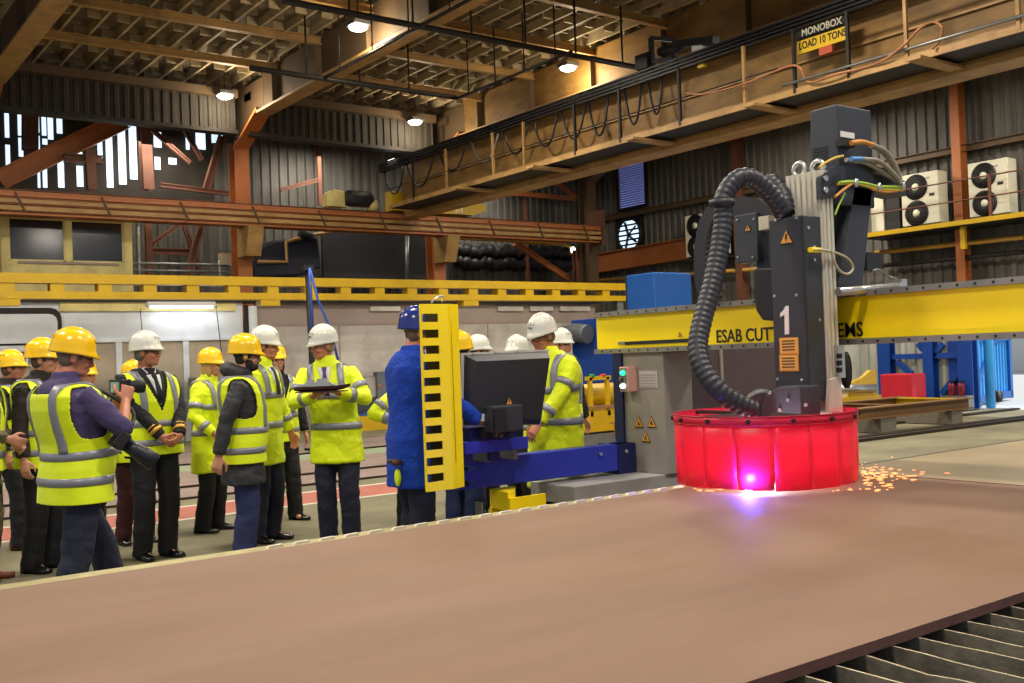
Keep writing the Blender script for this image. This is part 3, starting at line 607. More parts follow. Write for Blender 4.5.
# far wall: glazed upper strip on the left, corrugated sheet elsewhere
mb = corrugated((-12, YF), (12.2, YF), 0, 5.3, nrm=(0, -1)); struct(mb.build('wall_far', m_corr, fix=False))
mb = corrugated((9.2, YF), (XE, YF), 5.3, 9, nrm=(0, -1)); m2 = corrugated((12.2, YF), (XE, YF), 0, 5.3, nrm=(0, -1)); mb.add(m2.v, m2.f)
struct(mb.build('wall_back', m_corr, fix=False))
# end wall with the louvre, the fan and the door opening
DY0, DY1, DZ = 6.0, 12.45, 2.75
mb = corrugated((XE, DY1), (XE, YF), 0, 2.75, nrm=(-1, 0)); struct(mb.build('wall_end', m_corrw, fix=False))
mb = corrugated((XE, DY1), (XE, YF), 2.75, 9, nrm=(-1, 0)); m2 = corrugated((XE, -3), (XE, DY1), DZ, 9, nrm=(-1, 0)); mb.add(m2.v, m2.f)
m2 = corrugated((XE, -3), (XE, DY0), 0, DZ, nrm=(-1, 0)); mb.add(m2.v, m2.f)
struct(mb.build('wall_right', m_corr, fix=False))
# roof: sheeting with close ribs, purlins under it
mb = MB(); mb.mat(0).box((-8, -4, 8.12), (XE, YF+.2, 8.2)); mb.mat(1)
x = -7.8
while x < XE: mb.box((x-.025, -4, 7.95), (x+.025, YF, 8.13)); x += .52
y = -3.0
k = 0
while y < YF:
    x = -7.8 + (.26 if k % 2 else 0)
    while x < XE: mb.mat(k % 2).box((x, y-.025, 7.98), (x+.26, y+.025, 8.12)); x += .52
    y += .52; k += 1
struct(mb.build('ceiling', [m_roof, m_rib]))
for i, y in enumerate([20.3-2.1*k for k in range(9)]):
    mb = MB(); mb.ibeam((-6, y, 7.84), (XE-.1, y, 7.84), .12, .15, .02)
    tag(mb.build('roof_purlin', m_tan), 'long tan roof purlin running under the ribbed ceiling sheets', 'purlin', 'purlins under the roof')
# portal frames
where = ['at the left edge of the picture', 'behind the cream control cabin', 'behind the travelling crane', 'in the far hall corner']
for i, x in enumerate((3.67, 9.02, 14.3, 19.6)):
    t = thing('steel_portal', 'orange steel portal frame with deep roof girder, ' + where[i], 'frame', (x, 22.65, 0), 0, 'portal frames of the hall')
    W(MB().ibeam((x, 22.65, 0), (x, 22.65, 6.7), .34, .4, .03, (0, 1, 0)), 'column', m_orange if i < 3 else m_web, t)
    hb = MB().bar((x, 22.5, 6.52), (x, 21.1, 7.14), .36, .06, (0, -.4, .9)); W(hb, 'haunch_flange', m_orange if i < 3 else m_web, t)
    hb = MB().prism([(x-.02, 22.8, 6.5), (x-.02, 22.8, 7.85), (x-.02, 21.05, 7.85), (x-.02, 21.05, 7.14)], (.04, 0, 0)); W(hb, 'haunch', m_web, t)
    y0 = -2
    W(MB().box((x-.015, y0, 7.06), (x+.015, 21.1, 7.94)), 'girder_web', m_web if i < 2 else m_ydark, t)
    W(MB().box((x-.19, y0, 7.03), (x+.19, 21.1, 7.08)), 'bottom_flange', m_tan, t)
    for k in range(9):
        yy = 20.3-2.1*k; W(MB().box((x-.15, yy-.012, 7.08), (x+.15, yy+.012, 7.73)), 'stiffener', m_web, t)
# dark fascia girder over the column line
for x0, x1, lab in ((-6, 8.7, 'left'), (9.0, 13.9, 'middle'), (14.2, 19.2, 'right')):
    t = thing('fascia_girder', {'left': 'dark sheeted fascia girder over the cream cabin', 'middle': 'dark sheeted fascia girder between the second and third portal frames', 'right': 'dark sheeted fascia girder behind the crane end'}[lab], 'girder', (x0, YC, 6.7), 0)
    W(corrugated((x0, 21.95), (x1, 21.95), 6.78, 7.6, .2, .03, (0, -1)), 'sheeting', m_corrd, t, fix=False)
    W(MB().box((x0, 21.75, 7.5), (x1, 22.15, 7.68)), 'top_flange', m_web, t)
    W(MB().box((x0, 21.8, 6.7), (x1, 22.1, 6.78)), 'bottom_flange', m_dark, t)
# crane runway beam with conductor rails
t = thing('crane_runway', 'long orange crane runway beam with conductor rails across the hall', 'beam', (-4, 21.9, 4.66))
W(MB().ibeam((-6, 22.1, 4.905), (19.4, 22.1, 4.905), .42, .47, .04), 'runway_beam', m_orange, t)
for z, r in ((5.05, .042), (4.93, .048), (4.79, .055)):
    W(MB().bar((-6, 21.83, z), (19.4, 21.83, z), .06, r*1.6), 'conductor_rail', m_orange if z > 5 else m_tan, t)
    pass
for k in range(15):
    x = -4+1.62*k; W(MB().bar((x, 21.78, 5.1), (x+.18, 21.78, 4.7), .03, .035), 'rail_bracket', m_web, t)
W(MB().ibeam((-6, 22.1, 5.17), (19.4, 22.1, 5.17), .1, .06, .02), 'crane_rail', m_rust, t)
W(MB().box((19.35, 21.8, 4.6), (19.5, 22.4, 5.6)), 'end_stop', m_rust, t)
for x in (9.02, 14.3):
    mb = MB(); mb.prism([(x-.18, 21.72, 4.66), (x-.18, 21.95, 4.0), (x-.18, 22.44, 4.0), (x-.18, 22.44, 4.66)], (.36, 0, 0)); W(mb, 'bracket', m_tan, t)
# tie beam on the end wall
mb = MB().ibeam((XE-.25, 24.6, 4.35), (XE-.25, 19.6, 4.42), .3, .6, .03); tag(mb.build('wall_beam', m_orange), 'orange horizontal beam fixed along the end wall below the fan', 'beam')
mb = MB().ibeam((XE-.2, 24.8, 5.72), (XE-.2, 4.5, 5.72), .14, .16, .02); tag(mb.build('wall_rail', m_web), 'thin dark brown rail across the end wall under the louvre', 'rail')
cy_ = at(961, 200, X=XE-.35).y; tag(MB().ibeam((XE-.35, cy_, 2.78), (XE-.35, cy_, 8), .2, .26, .02, (1, 0, 0)).build('steel_column', m_orange), 'orange column on the end wall between the two right air conditioners', 'column')
tag(MB().ibeam((XE-.35, 18.35, 0), (XE-.35, 18.35, 8), .22, .26, .02, (1, 0, 0)).build('steel_column', m_rust), 'rust red column on the end wall behind the black hose', 'column')
tag(MB().cyl((XE-.4, 24.7, 0), (XE-.4, 24.7, 7.6), .07).build('drain_pipe', m_galv), 'grey vertical pipe in the far corner of the hall', 'pipe')
# glazing
panes = [(4,9,113,138),(5,10,145,168),(17,22,109,136),(18,23,138,157),(35.5,39,113,133),(36,39.5,136,150),(41,46,113,136),(42,47,139,145),(47,53,116,140),(56,62,115,134),
  (37,40,166,188),(42,47,162,188),(57,64,158,188),(75,82,152,164),(76,83,166,187),(97,102,142,158),(105,113,136,188),(117,126,130,185),(128,137,124,180),(153,161,132,148),(154,160,157,170),
  (185,189,131,150),(195,205,131,150),(211,222,132,144),(168,176,158,165)]
for i, (x0, x1, y0, y1) in enumerate(panes):
    a = at(x0, y0, Y=YF); b = at(x1, y1, Y=YF)
    o = struct(MB().box((a.x, YF-.05, b.z), (b.x, YF-.03, a.z)).build('window_%d' % (i+1), m_sky))
mb = MB(); mb.box((-8, YF-.02, 5.2), (9.3, YF+.1, 8.6)); struct(mb.build('trim_6', m_corrd))
# lattice steelwork of the next bay, in front of the glazing
m_lat = m_rust
brs = [('raking_girder', (0, 180), (124, 120), 24.2, .3, .42, 'deep orange raking girder rising past the tall windows', 'girder'),
  ('lattice_post', (30, 112), (30, 150), 24.5, .3, .3, 'short rust red post beside the leftmost windows', 'post'),
  ('lattice_post', (144, 125), (148, 190), 24.0, .24, .24, 'rust red post right of the three tallest windows', 'post'),
  ('lattice_post', (89, 150), (92, 190), 24.0, .2, .2, 'rust red post under the raking girder', 'post'),
  ('lattice_beam', (64, 158), (102, 160), 24.0, .2, .18, 'short rust red beam joining the post to the raking girder', 'beam'),
  ('lattice_brace', (150, 128), (190, 163), 24.2, .1, .1, 'thin rust brace sloping down from the fascia to the post', 'brace'),
  ('lattice_brace', (222, 136), (206, 190), 23.6, .12, .16, 'rust red brace leaning against the second portal column', 'brace'),
  ('lattice_brace', (184, 225), (201, 275), 24.2, .1, .1, 'dark rust brace above the scaffold rail, sloping right', 'brace'),
  ('lattice_brace', (202, 222), (187, 275), 23.7, .14, .14, 'bright rust brace above the scaffold rail, sloping left', 'brace'),
  ('lattice_post', (148, 222), (149, 277), 23.9, .14, .14, 'bright rust post just right of the cream cabin', 'post'),
  ('lattice_beam', (150, 251), (192, 252), 24.2, .1, .16, 'dark rust rail between the braces right of the cabin', 'beam'),
  ('lattice_brace', (152, 244), (180, 224), 24.4, .1, .1, 'dark brace rising right beside the cabin post', 'brace'),
  ('lattice_brace', (176, 115), (202, 160), 24.4, .1, .1, 'dark thin brace crossing the small right hand panes', 'brace'),
  ('lattice_beam', (160, 185), (240, 195), 24.4, .1, .12, 'grey beam resting behind the runway left of the second column', 'beam'),
  ('lattice_brace', (280, 190), (318, 180), 24.4, .1, .1, 'thin dark brace beside the third bay corrugated wall', 'brace'),
  ('lattice_post', (318, 145), (320, 205), 24.4, .1, .1, 'slim rust red post on the corrugated wall', 'post'),
  ('corner_brace', (515, 243), (570, 280), 23.5, .12, .16, 'long orange brace under the runway end sloping down to the corner', 'brace'),
  ('corner_post', (577, 250), (577, 280), 23.0, .2, .2, 'short rust post under the runway end', 'post'),
  ('corner_beam', (500, 192), (576, 199), 24.4, .12, .14, 'thin orange beam above the runway in the far corner', 'beam'),
  ('corner_brace', (552, 178), (576, 198), 24.4, .1, .12, 'short orange brace rising to the crane in the far corner', 'brace'),
  ('corner_post', (524, 187), (526, 222), 24.6, .1, .1, 'slim pinkish post on the far corner wall', 'post')]
lat = thing('lattice_steelwork', 'rust red lattice steelwork with raking girder in front of the tall windows', 'steelwork', (6, 24, 0))
cor = thing('corner_bracing', 'thin rust and orange bracing in the far corner behind the runway end', 'bracing', (18.5, 24, 0))
for n, p, q, Y, w, h, lab, cat in brs:
    a, b = at(*p, Y=Y), at(*q, Y=Y)
    if n.endswith('post') and p[0] in (148, 577, 524): b = V((b.x, b.y, 0))
    W(MB().ibeam(a, b, w, h, .03, (0, 0, 1) if abs(p[0]-q[0]) > 8 else (0, 1, 0)), n.split('_')[-1] if 'raking' not in n else 'raking_girder', m_orange if 'orange' in lab else m_lat, cor if p[0] > 300 else lat)
# ceiling service pipes with hangers
for pz, a, b, lab in ((6.85, (280, 0), (660, 75), 'black service pipe hung under the roof above the brightest lamp'), (6.85, (250, 68), (455, 98), 'short black service pipe hung between the second and third girders'), (7.3, (20,-8), (262, 36), 'black service pipe under the upper left roof')):
    p, q = at(*a, Z=pz), at(*b, Z=pz); q.y = p.y
    if 'upper left' not in lab:
        t = thing('service_pipe', lab, 'pipe', p, 0, 'service pipes under the roof'); W(MB().cyl(p, q, .05), 'pipe', m_dark, t)
        n = int((q.x-p.x)/1.1)
        for k in range(1, n): 
            x = p.x+(q.x-p.x)*k/n; W(MB().cyl((x, p.y, pz), (x, p.y, 7.97), .02, 6), 'hanger', m_dark, t)
for a, b, lab in (((325, 78), (508, 6), 'thin dark conduit running beside the second roof girder'), ((456, 99), (575, 52), 'thin dark conduit from the short service pipe towards the third girder lamp')):
    p, q = at(*a, Z=6.85), at(*b, Z=6.85); q.x = p.x
    t = thing('roof_conduit', lab, 'conduit', p); W(MB().cyl(p, q, .03, 8), 'tube', m_dark, t)
    for k in range(4): yy = p.y+(q.y-p.y)*(k+.5)/4; W(MB().cyl((p.x, yy, 6.85), (p.x, yy, 7.95), .015, 6), 'hanger', m_dark, t)
# high bay lamps
m_al = mat('lamp_body', '#555555', .5, .5)
for i, (px, py, kw, lab) in enumerate([(225, 96, dict(Y=21.5), 'lit high bay lamp at the top of the second portal column'), (358, 27, dict(X=8.6), 'lit high bay lamp on the second roof girder, nearest the top of the picture'),
        (568, 68, dict(X=13.8), 'lit high bay lamp in front of the third roof girder'), (415, 122, dict(Y=21.5), 'lit high bay lamp beside the third portal column')]):
    p = at(px, py, **kw); t = thing('high_bay_lamp', lab, 'lamp', p, 0, 'high bay lamps')
    W(MB().cbox(p+V((0, 0, .06)), (.34, .34, .1)), 'housing', m_al, t, bevel=.02); W(MB().ell(p+V((0, 0, .0)), (.17, .17, .07), 14, 8), 'lens', m_led, t)
    W(MB().cyl(p+V((0, 0, .1)), (p.x, p.y, 7.96), .015, 6), 'stem', m_dark, t)
# ------------------------------------------------------------------ door and steel bay on the end wall
mb = MB(); mb.box((XE-.12, DY1, 0), (XE+.12, DY1+.25, DZ)); mb.box((XE-.12, DY0-.25, 0), (XE+.12, DY0, DZ)); mb.box((XE-.12, DY0-.25, DZ-.25), (XE+.12, DY1+.25, DZ)); struct(mb.build('trim_7', m_blue))
t = thing('sliding_door', 'bright blue corrugated door leaf standing open to the daylight', 'door', (XE, DY1, 0), 0); t['kind'] = 'structure'; t.name = 'door_1'
h0 = V((XE+.1, DY1-.05)); h1 = V((24.9, 13.15)); dd = (h1-h0).normalized(); nn = V((dd.y, -dd.x))
W(corrugated(h0, h1, .05, 2.55, .24, .05, nn), 'leaf', m_bluel, t, fix=False)
def P3(p, z): return V((p.x, p.y, z))
fr = nn*.07
mb = MB()
for s in (0.03, .97): q = h0.lerp(h1, s)+fr; mb.bar(P3(q, .05), P3(q, 2.55), .2, .08, P3(nn, 0))
for z in (.15, 1.55, 2.48): mb.bar(P3(h0+fr, z), P3(h1+fr, z), .08, .16)
mb.bar(P3(h0+fr, .2), P3(h1+fr, 2.4), .08, .14)
W(mb, 'door_frame', mat('blue_door_frame', '#0d63b0', .5, var=.1), t)
W(MB().lathe([(0, -.1), (.14, -.1), (.14, .1), (0, .1)], P3(h0.lerp(h1, .55)+fr*1.5, .16), 16, True, 'y'), 'door_roller', m_dark, t)
t = thing('blue_post', 'bright blue round post pair beside the open door', 'post', (XE+.28, 12.1, 0))
for xx, yy in ((XE+.25, 12.28), (XE+.3, 11.98)): W(MB().cyl((xx, yy, 0), (xx, yy, 2.6), .1, 12), 'tube', m_bluel, t)
for px, w, lab in ((888, .32, 'dark blue wall post left of the white sheeting'), (932, .24, 'dark blue wall post in the middle of the white sheeting'), (969, .34, 'broad dark blue wall post next to the open door')):
    p = at(px, 395, X=XE-.2); tag(MB().ibeam((p.x, p.y, 0), (p.x, p.y, 2.72), w, .24, .03, (1, 0, 0)).build('wall_post', m_blue), lab, 'post')
for a, b, lab in (((890, 357), (963, 355), 'dark blue rail across the white end wall'), ((897, 362), (912, 374), 'short blue brace at the left of the white end wall'), ((918, 344), (930, 356), 'blue brace dropping to the rail, left of the middle post'),
        ((943, 344), (933, 356), 'blue brace dropping to the rail, right of the middle post'), ((962, 369), (942, 394), 'long blue brace sloping down to the fire extinguishers')):
    p, q = at(*a, X=XE-.18), at(*b, X=XE-.18); tag(MB().bar(p, q, .09, .12).build('wall_brace', m_blue), lab, 'brace')
mb = MB().box((XE, -3, -.05), (60, 60, -.01)); struct(mb.build('ground_outside', m_ground))
# building and hedge across the yard
t = thing('yard_building', 'pale building across the yard seen through the open door', 'building', (48, 24, 0))
W(MB().box((46, 18, 0), (52, 30, 3.2)), 'wall', m_wht, t); W(MB().box((45.7, 17.7, 3.2), (52.3, 30.3, 3.5)), 'roof', m_pinkgr, t)
hb = MB()
for k in range(60): hb.ell((44+random.uniform(-.6, .6), 18+k*.2, random.uniform(3.8, 4.8)), (.7, .7, .6), 8, 6)
tag(MB().box((53, 16, 0), (54, 32, 4)).build('hedge', m_grass), 'green hedge behind the pale building outside', 'hedge')
# ================================================================== OVERHEAD TRAVELLING CRANE
t = crane = thing('overhead_crane', 'tan overhead travelling crane girder with walkway and hanging cable loops', 'crane', (12.35, 10, 5.1))
CX, CO = 12.85, 12.2
W(MB().box((CX, -2, 5.12), (13.28, 21.75, 6.3)), 'box_girder', m_ydark, t)
W(MB().box((CX+.02, -2, 5.04), (13.34, 21.75, 5.12)), 'bottom_flange', m_tan, t)
W(MB().box((CO, -2, 5.16), (CX-.01, 21.3, 5.2)), 'walkway_deck', m_dark, t)
W(MB().bar((CO, -2, 5.2), (CO, 21.3, 5.2), .03, .09), 'kick_plate', m_tan, t)
mb = MB()
for k in range(4): mb.bar((12.55, -2, 6.22+.06*k), (12.55, 22.3, 6.22+.06*k), .14, .03)
W(mb, 'cable_track', m_cable, t)
for dz in (.5, .14): W(MB().bar((CX-.03, -2, 5.3+dz), (CX-.03, 21.5, 5.3+dz), .05, .03), 'web_rib', m_tan, t)
for px in (413, 446, 493, 524, 575, 620, 680, 745, 795, 849, 907, 1019):
    y = at(px, 165-.24*(px-446), X=CO).y; dk = px in (413, 575, 620, 680, 795, 849)
    W(MB().bar((CO, y, 5.18), (CO, y, 6.12), .045, .045), 'handrail_post', m_dark if dk else m_tan, t)
W(MB().cyl((CO, 9.7, 5.62), (CO, 21.3, 5.62), .013, 6), 'hand_rail', m_dark, t); W(MB().cyl((CO, -2, 6.1), (CO, 9.4, 6.1), .02, 6), 'hand_rail', m_dark, t)
W(MB().cyl((CO-.05, 5, 5.33), (CO-.05, 9.6, 5.33), .022, 8), 'conduit', m_galv, t)
for px, py in ((465, 190), (540, 170), (640, 142), (760, 112), (925, 72)):
    y = at(px, py, X=CO-.1).y; W(MB().box((CO-.35, y-.1, 5.08), (13.3, y+.1, 5.12)), 'outrigger_plate', m_tan, t)
spans = [(384, 404, .62), (406, 433, .62), (439, 465, .5), (471, 498, .52), (503, 528, .55), (533, 557, .58), (561, 585, .6), (588, 608, .68), (624, 641, .66), (648, 662, .6)]
for i, (a, b, dp) in enumerate(spans):
    ya, yb = at(a, 150-.33*(a-420), X=12.53).y, at(b, 150-.33*(b-420), X=12.53).y
    pts = [(12.53, ya+(yb-ya)*s, 6.2-dp*(1-abs(2*s-1)**2.2)) for s in [k/14 for k in range(15)]]
    W(MB().tube(pts, .022, 7), 'cable_loop', m_galv if i == 3 else m_cable, t)
fl = at(393, 164, X=CX-.1); W(MB().cbox(fl, (.12, .3, .22)), 'flood_lamp', m_tube, t)
# capacity sign on the web
sx = CX-.42; a = at(797, 38, X=sx); b = at(847, 16, X=sx)
yl, yr = a.y, b.y; zt, zm, zb = at(797, 34, X=sx).z, at(797, 42, X=sx).z, at(797, 55, X=sx).z
o = W(MB().box((sx, yr, zb), (sx+.03, yl, zm)), 'capacity_plate', m_sgy, t)
o2 = W(MB().box((sx, yr, zm+.01), (sx+.03, yl, zt+.03)), 'maker_plate', m_black, t)
s = (yl-yr)
WT(o2, 'lettering', 'MONOBOX', .15, (sx-.003, yl-.1*s, zm+.05), (0, -1, 0), (0, 0, 1), m_ac, width=s*.8)
WT(o, 'lettering', 'LOAD 10 TONS', .15, (sx-.003, yl-.03*s, zb+.06), (0, -1, 0), (0, 0, 1), m_black, width=s*.94)
W(MB().box((sx-.02, yr+.3*s, zb-.12), (sx+.03, yl-.45*s, zb-.01)), 'warning_plate', mat('sign_red', '#b5532f', .5), t)
# draped copper coloured hose on the walkway
pts = [(684,93),(705,94),(740,85),(766,75),(790,66),(800,68),(806,80),(814,82),(833,75),(862,68),(884,60),(905,44),(918,30),(932,22),(942,27),(940,40),(932,49)]
o = MB().tube(spline([at(x, y, X=CO-.03-.04*(i % 3)) for i, (x, y) in enumerate(pts)], 5), .018, 8).build('air_hose', mat('copper_hose', '#a5704c', .45, .1, var=.2, scale=6))
tag(o, 'copper coloured hose draped along the crane walkway below the load sign', 'hose')
# end carriage and trolley
t = thing('end_carriage', 'yellow crane end carriage with warning sticker resting on the orange runway', 'carriage', (13, 22.05, 5.20))
mb = MB(); mb.prism([(12.6, 21.85, 5.22), (15.0, 21.85, 5.22), (15.4, 21.85, 5.35), (15.4, 21.85, 5.52), (13.9, 21.85, 5.58), (12.6, 21.85, 5.70)], (0, .35, 0)); W(mb, 'body', m_cream if 0 else m_yel, t)
a = at(455.5, 202, Y=21.83); b = at(463, 213, Y=21.83)
st = W(MB().box((a.x, 21.83, b.z), (b.x, 21.86, a.z)), 'warning_sticker', m_wht, t)
W(MB().prism([(a.x+.02, 21.82, b.z+.03), (b.x-.02, 21.82, b.z+.03), ((a.x+b.x)/2, 21.82, a.z-.02)], (0, .02, 0)), 'warning_symbol', m_sgy, st)
W(MB().box((13.3, 21.8, 5.20), (13.75, 22.0, 5.50)), 'end_box', m_cream, t)
t = thing('drive_unit', 'cream and black crane drive unit at the left end of the girder', 'motor', (11, 22.05, 5.20))
W(MB().prism([(10.85, 21.85, 5.22), (11.38, 21.85, 5.22), (11.38, 21.85, 5.58), (11.05, 21.85, 5.64), (10.85, 21.85, 5.52)], (0, .3, 0)), 'gearbox', m_cream, t, bevel=.02)
W(MB().lathe([(0, 11.3), (.17, 11.3), (.2, 11.4), (.2, 11.9), (.13, 12.0), (0, 12.0)], (0, 21.8, 5.43), 16, True, 'x'), 'motor', m_black, t)
W(MB().lathe([(0, 11.9), (.14, 11.9), (.14, 12.1), (0, 12.1)], (0, 21.8, 5.30), 12, True, 'x'), 'wheel', m_cream, t)
# towing trolley on the cable track
t = thing('cable_trolley', 'black cable towing trolley standing on top of the crane girder', 'trolley', at(668, 70, X=12.6))
def cp(x, y, X=12.6): return at(x, y, X=X)
for a, b in (((651, 38), (652, 75)), ((651, 38), (676, 40)), ((675, 40), (676, 68)), ((652, 62), (676, 58))): W(MB().bar(cp(*a), cp(*b), .07, .07), 'frame_bar', m_black, t)
W(MB().cbox(cp(645, 62), (.2, .3, .25)), 'counterweight', m_black, t); W(MB().cyl(cp(660, 52), cp(680, 47), .08, 10), 'pulley', m_black, t)
W(MB().bar(cp(676, 45), cp(716, 40), .16, .12), 'arm', m_black, t); W(MB().cbox(cp(699, 46), (.12, .22, .16)), 'junction_box', m_wht, t)
W(MB().cbox(cp(702, 64), (.08, .13, .12)), 'yellow_box', m_sgy, t)
# ================================================================== CREAM CONTROL CABIN, OFFICE FRONT
t = thing('control_cabin', 'cream control cabin with two dark sliding windows under the crane runway', 'cabin', (5.2, 23.5, 3.0))
x0, x1 = at(1, 240, Y=22.9).x, at(132, 240, Y=22.9).x
def cabw(px, py): p = at(px, py, Y=22.9); return p.x, p.z
wx = [at(8, 240, Y=22.9).x, at(65.5, 240, Y=22.9).x, at(70.5, 240, Y=22.9).x, at(124, 240, Y=22.9).x]; z0, z1 = at(65, 262, Y=22.9).z, at(65, 219, Y=22.9).z
mb = MB(); mb.box((x0, 22.9, 2.8), (x1, 23.0, z0)); mb.box((x0, 22.9, z1), (x1, 23.0, 5.1)); mb.box((x0, 22.9, z0), (wx[0], 23.0, z1)); mb.box((wx[3], 22.9, z0), (x1, 23.0, z1)); mb.box((wx[1], 22.9, z0), (wx[2], 23.0, z1))
mb.box((x0, 24.9, 2.8), (x1, 24.95, 5.1)); mb.box((x1-.06, 23, 2.8), (x1, 24.9, 5.1)); mb.box((x0, 23, 2.8), (x0+.06, 24.9, 5.1)); mb.box((x0, 22.95, 5.05), (x1, 24.9, 5.1)); mb.box((x0, 22.95, 2.8), (x1, 24.9, 2.86))
W(mb, 'cabin_shell', m_cream, t)
W(MB().box((x0+.3, 22.86, z0-.05), (x1-.3, 22.93, z0)), 'sill', m_pinkgr, t)
for i in (0, 2):
    f = MB(); a, b = wx[i], wx[i+1]
    for q in ((a, a+.04), (b-.04, b)): f.box((q[0], 22.92, z0), (q[1], 22.96, z1))
    for q in ((z0, z0+.04), (z1-.04, z1)): f.box((a, 22.92, q[0]), (b, 22.96, q[1]))
    fo = W(f, 'window_frame', m_cream, t); W(MB().box((a+.04, 22.94, z0+.04), (b-.04, 22.95, z1-.04)), 'pane', m_glassd, fo)
# office front under the runway (part of the building)
FY = 21.3
def fx(px, py=330): return at(px, py, Y=FY).x
def fz(px, py): return at(px, py, Y=FY).z
zt = 2.9; zm = fz(150, 340); mb = MB()
mb.mat(0).box((-8, FY, zm), (fx(243), FY+.15, zt)); mb.mat(1).box((-8, FY, 0), (fx(243), FY+.15, zm)); struct(mb.build('wall_office', [m_white, m_beige]))
zu = fz(400, 325); mb = MB(); mb.mat(0).box((fx(259), FY+.1, zu), (fx(598), FY+.2, zt)); mb.mat(1).box((fx(259), FY+.1, 0), (fx(598), FY+.2, zu)); struct(mb.build('wall_plaster', [m_pinkgr, m_grwall]))
for i, px in enumerate((185, 118, 64)):
    mb = MB().box((fx(px)-.06, FY-.03, 0), (fx(px)+.06, FY, zm)); struct(mb.build('trim_%d' % (8+i), m_white))
mb = MB().box((fx(62), FY-.04, zm-.03), (fx(243), FY, zm+.03)); struct(mb.build('trim_11', m_white))
mb = MB()
for px in (341, 420, 490): mb.box((fx(px)-.012, FY+.085, 0), (fx(px)+.012, FY+.1, zu))
struct(mb.build('trim_12', m_pinkgr))
mb = MB().box((-8, FY-.1, zt), (fx(598), FY+.4, zt+.06)); struct(mb.build('trim_13', m_dark))
mb = MB().box((fx(60), FY-.05, zt-.18), (fx(236), FY+.0, zt)); struct(mb.build('trim_14', m_cream))
mb = MB()
for a, b in ((372, 402), (500, 525), (532, 555), (562, 592)): mb.box((fx(a), FY+.04, fz(a, 311)), (fx(b), FY+.1, fz(a, 306)))
struct(mb.build('trim_15', m_grwall))
tag(MB().cyl((fx(252), FY-.05, 0), (fx(252), FY-.05, zt-.08), .1, 14).build('down_pipe', m_white), 'white down pipe on the office front between white and grey walls', 'pipe')
tag(MB().cyl((fx(246), FY-.04, 0), (fx(246), FY-.04, zt-.05), .05, 10).build('down_pipe', m_dark), 'dark thin pipe left of the white down pipe', 'pipe')
# big dark framed board at far left
t = thing('notice_board', 'large rounded dark framed grey board on the office wall, far left', 'board', (fx(20), FY, 1.9))
xa, xb, za, zb = fx(-60), fx(61), fz(30, 345), fz(30, 308)
def rrect(x0, x1, z0, z1, r, y): 
    out = []
    for cx, cz, a0 in ((x1-r, z1-r, 0), (x0+r, z1-r, 90), (x0+r, z0+r, 180), (x1-r, z0+r, 270)):
        out += [(cx+r*cos(radians(a0+a)), y, cz+r*sin(radians(a0+a))) for a in (0, 30, 60, 90)]
    return out
W(MB().prism(rrect(xa, xb, za, zb, .2, FY-.08), (0, .06, 0)), 'board_frame', m_dark, t); W(MB().prism(rrect(xa+.08, xb-.08, za+.03, zb-.12, .15, FY-.095), (0, .02, 0)), 'panel', m_white, t)
# shelf unit below the board
t = thing('wall_rack', 'grey wall rack with white strips below the dark framed board', 'rack', (fx(20), FY-.2, 0))
W(MB().box((fx(-40), FY-.35, 0), (fx(62), FY-.02, .95)), 'cabinet', m_beige, t); W(MB().box((fx(-10), FY-.1, fz(10, 352)), (fx(30), FY-.02, fz(10, 346))), 'label_strip', m_white, t)
for k in range(6): W(MB().box((fx(8+4*k), FY-.1, fz(10, 367)), (fx(10+4*k), FY-.03, fz(10, 357))), 'strip', m_white, t)
# work table behind the visitors
t = thing('work_bench', 'grey work bench standing against the beige office panels', 'bench', (fx(190), FY-.5, 0))
bx0, bx1 = fx(70), fx(240); W(MB().box((bx0, FY-.8, .84), (bx1, FY-.05, .9)), 'bench_top', m_galv, t)
for x in (bx0+.1, (bx0+bx1)/2, bx1-.1): 
    for y in (FY-.7, FY-.15): W(MB().box((x-.03, y-.03, 0), (x+.03, y+.03, .84)), 'leg', m_blue, t)
W(MB().box((fx(183), FY-.6, .9), (fx(200), FY-.2, 1.32)), 'grey_case', m_galv, t, bevel=.02)
# fluorescent batten
a, b = at(150, 306, Y=21.1), at(213, 307.5, Y=21.1)
t = thing('strip_light', 'lit white fluorescent strip light on the office front', 'lamp', a)
W(MB().box((a.x-.05, 21.08, a.z+.0), (b.x+.05, 21.29, a.z+.09)), 'batten', m_wht, t); W(MB().cyl((a.x, 21.1, a.z-.02), (b.x, 21.1, a.z-.02), .03, 10), 'tube', m_tube, t)
tag(MB().tube([at(140, 308, Y=21.15), at(143, 340, Y=21.15)], .008, 6).build('pull_cord', m_dark), 'thin cord hanging on the white office wall above the naval officer', 'cord')
tag(MB().tube([at(216, 306, Y=21.0), at(223, 365, Y=21.0)], .01, 6).build('pull_cord', m_dark), 'thin dark cord hanging from the right end of the strip light', 'cord')
# ================================================================== YELLOW RAIL BEAM
YB = 19.0
t = thing('yellow_rail_beam', 'long yellow double rail beam with spacer blocks across the hall', 'beam', (8, YB, 2.8))
x0, x1 = -4.0, at(622, 300, Y=YB).x
W(MB().box((x0, YB-.14, 3.07), (x1, YB+.14, 3.24)), 'top_rail', m_yel, t); W(MB().box((x0, YB-.14, 2.80), (x1, YB+.14, 2.93)), 'bottom_rail', m_yel, t)
xs0 = at(6, 287, Y=YB).x; dx = (at(232, 293, Y=YB).x-xs0)/5; k = -6
while xs0+k*dx < x1-.1:
    x = xs0+k*dx; W(MB().box((x-.115, YB-.12, 2.93), (x+.115, YB+.12, 3.07)), 'spacer_block', m_yel, t); k += 1
for px in (6, 268, 468): x = at(px, 302, Y=YB).x; W(MB().box((x-.2, YB-.13, 2.68), (x+.2, YB+.13, 2.8)), 'foot_block', m_yel, t)
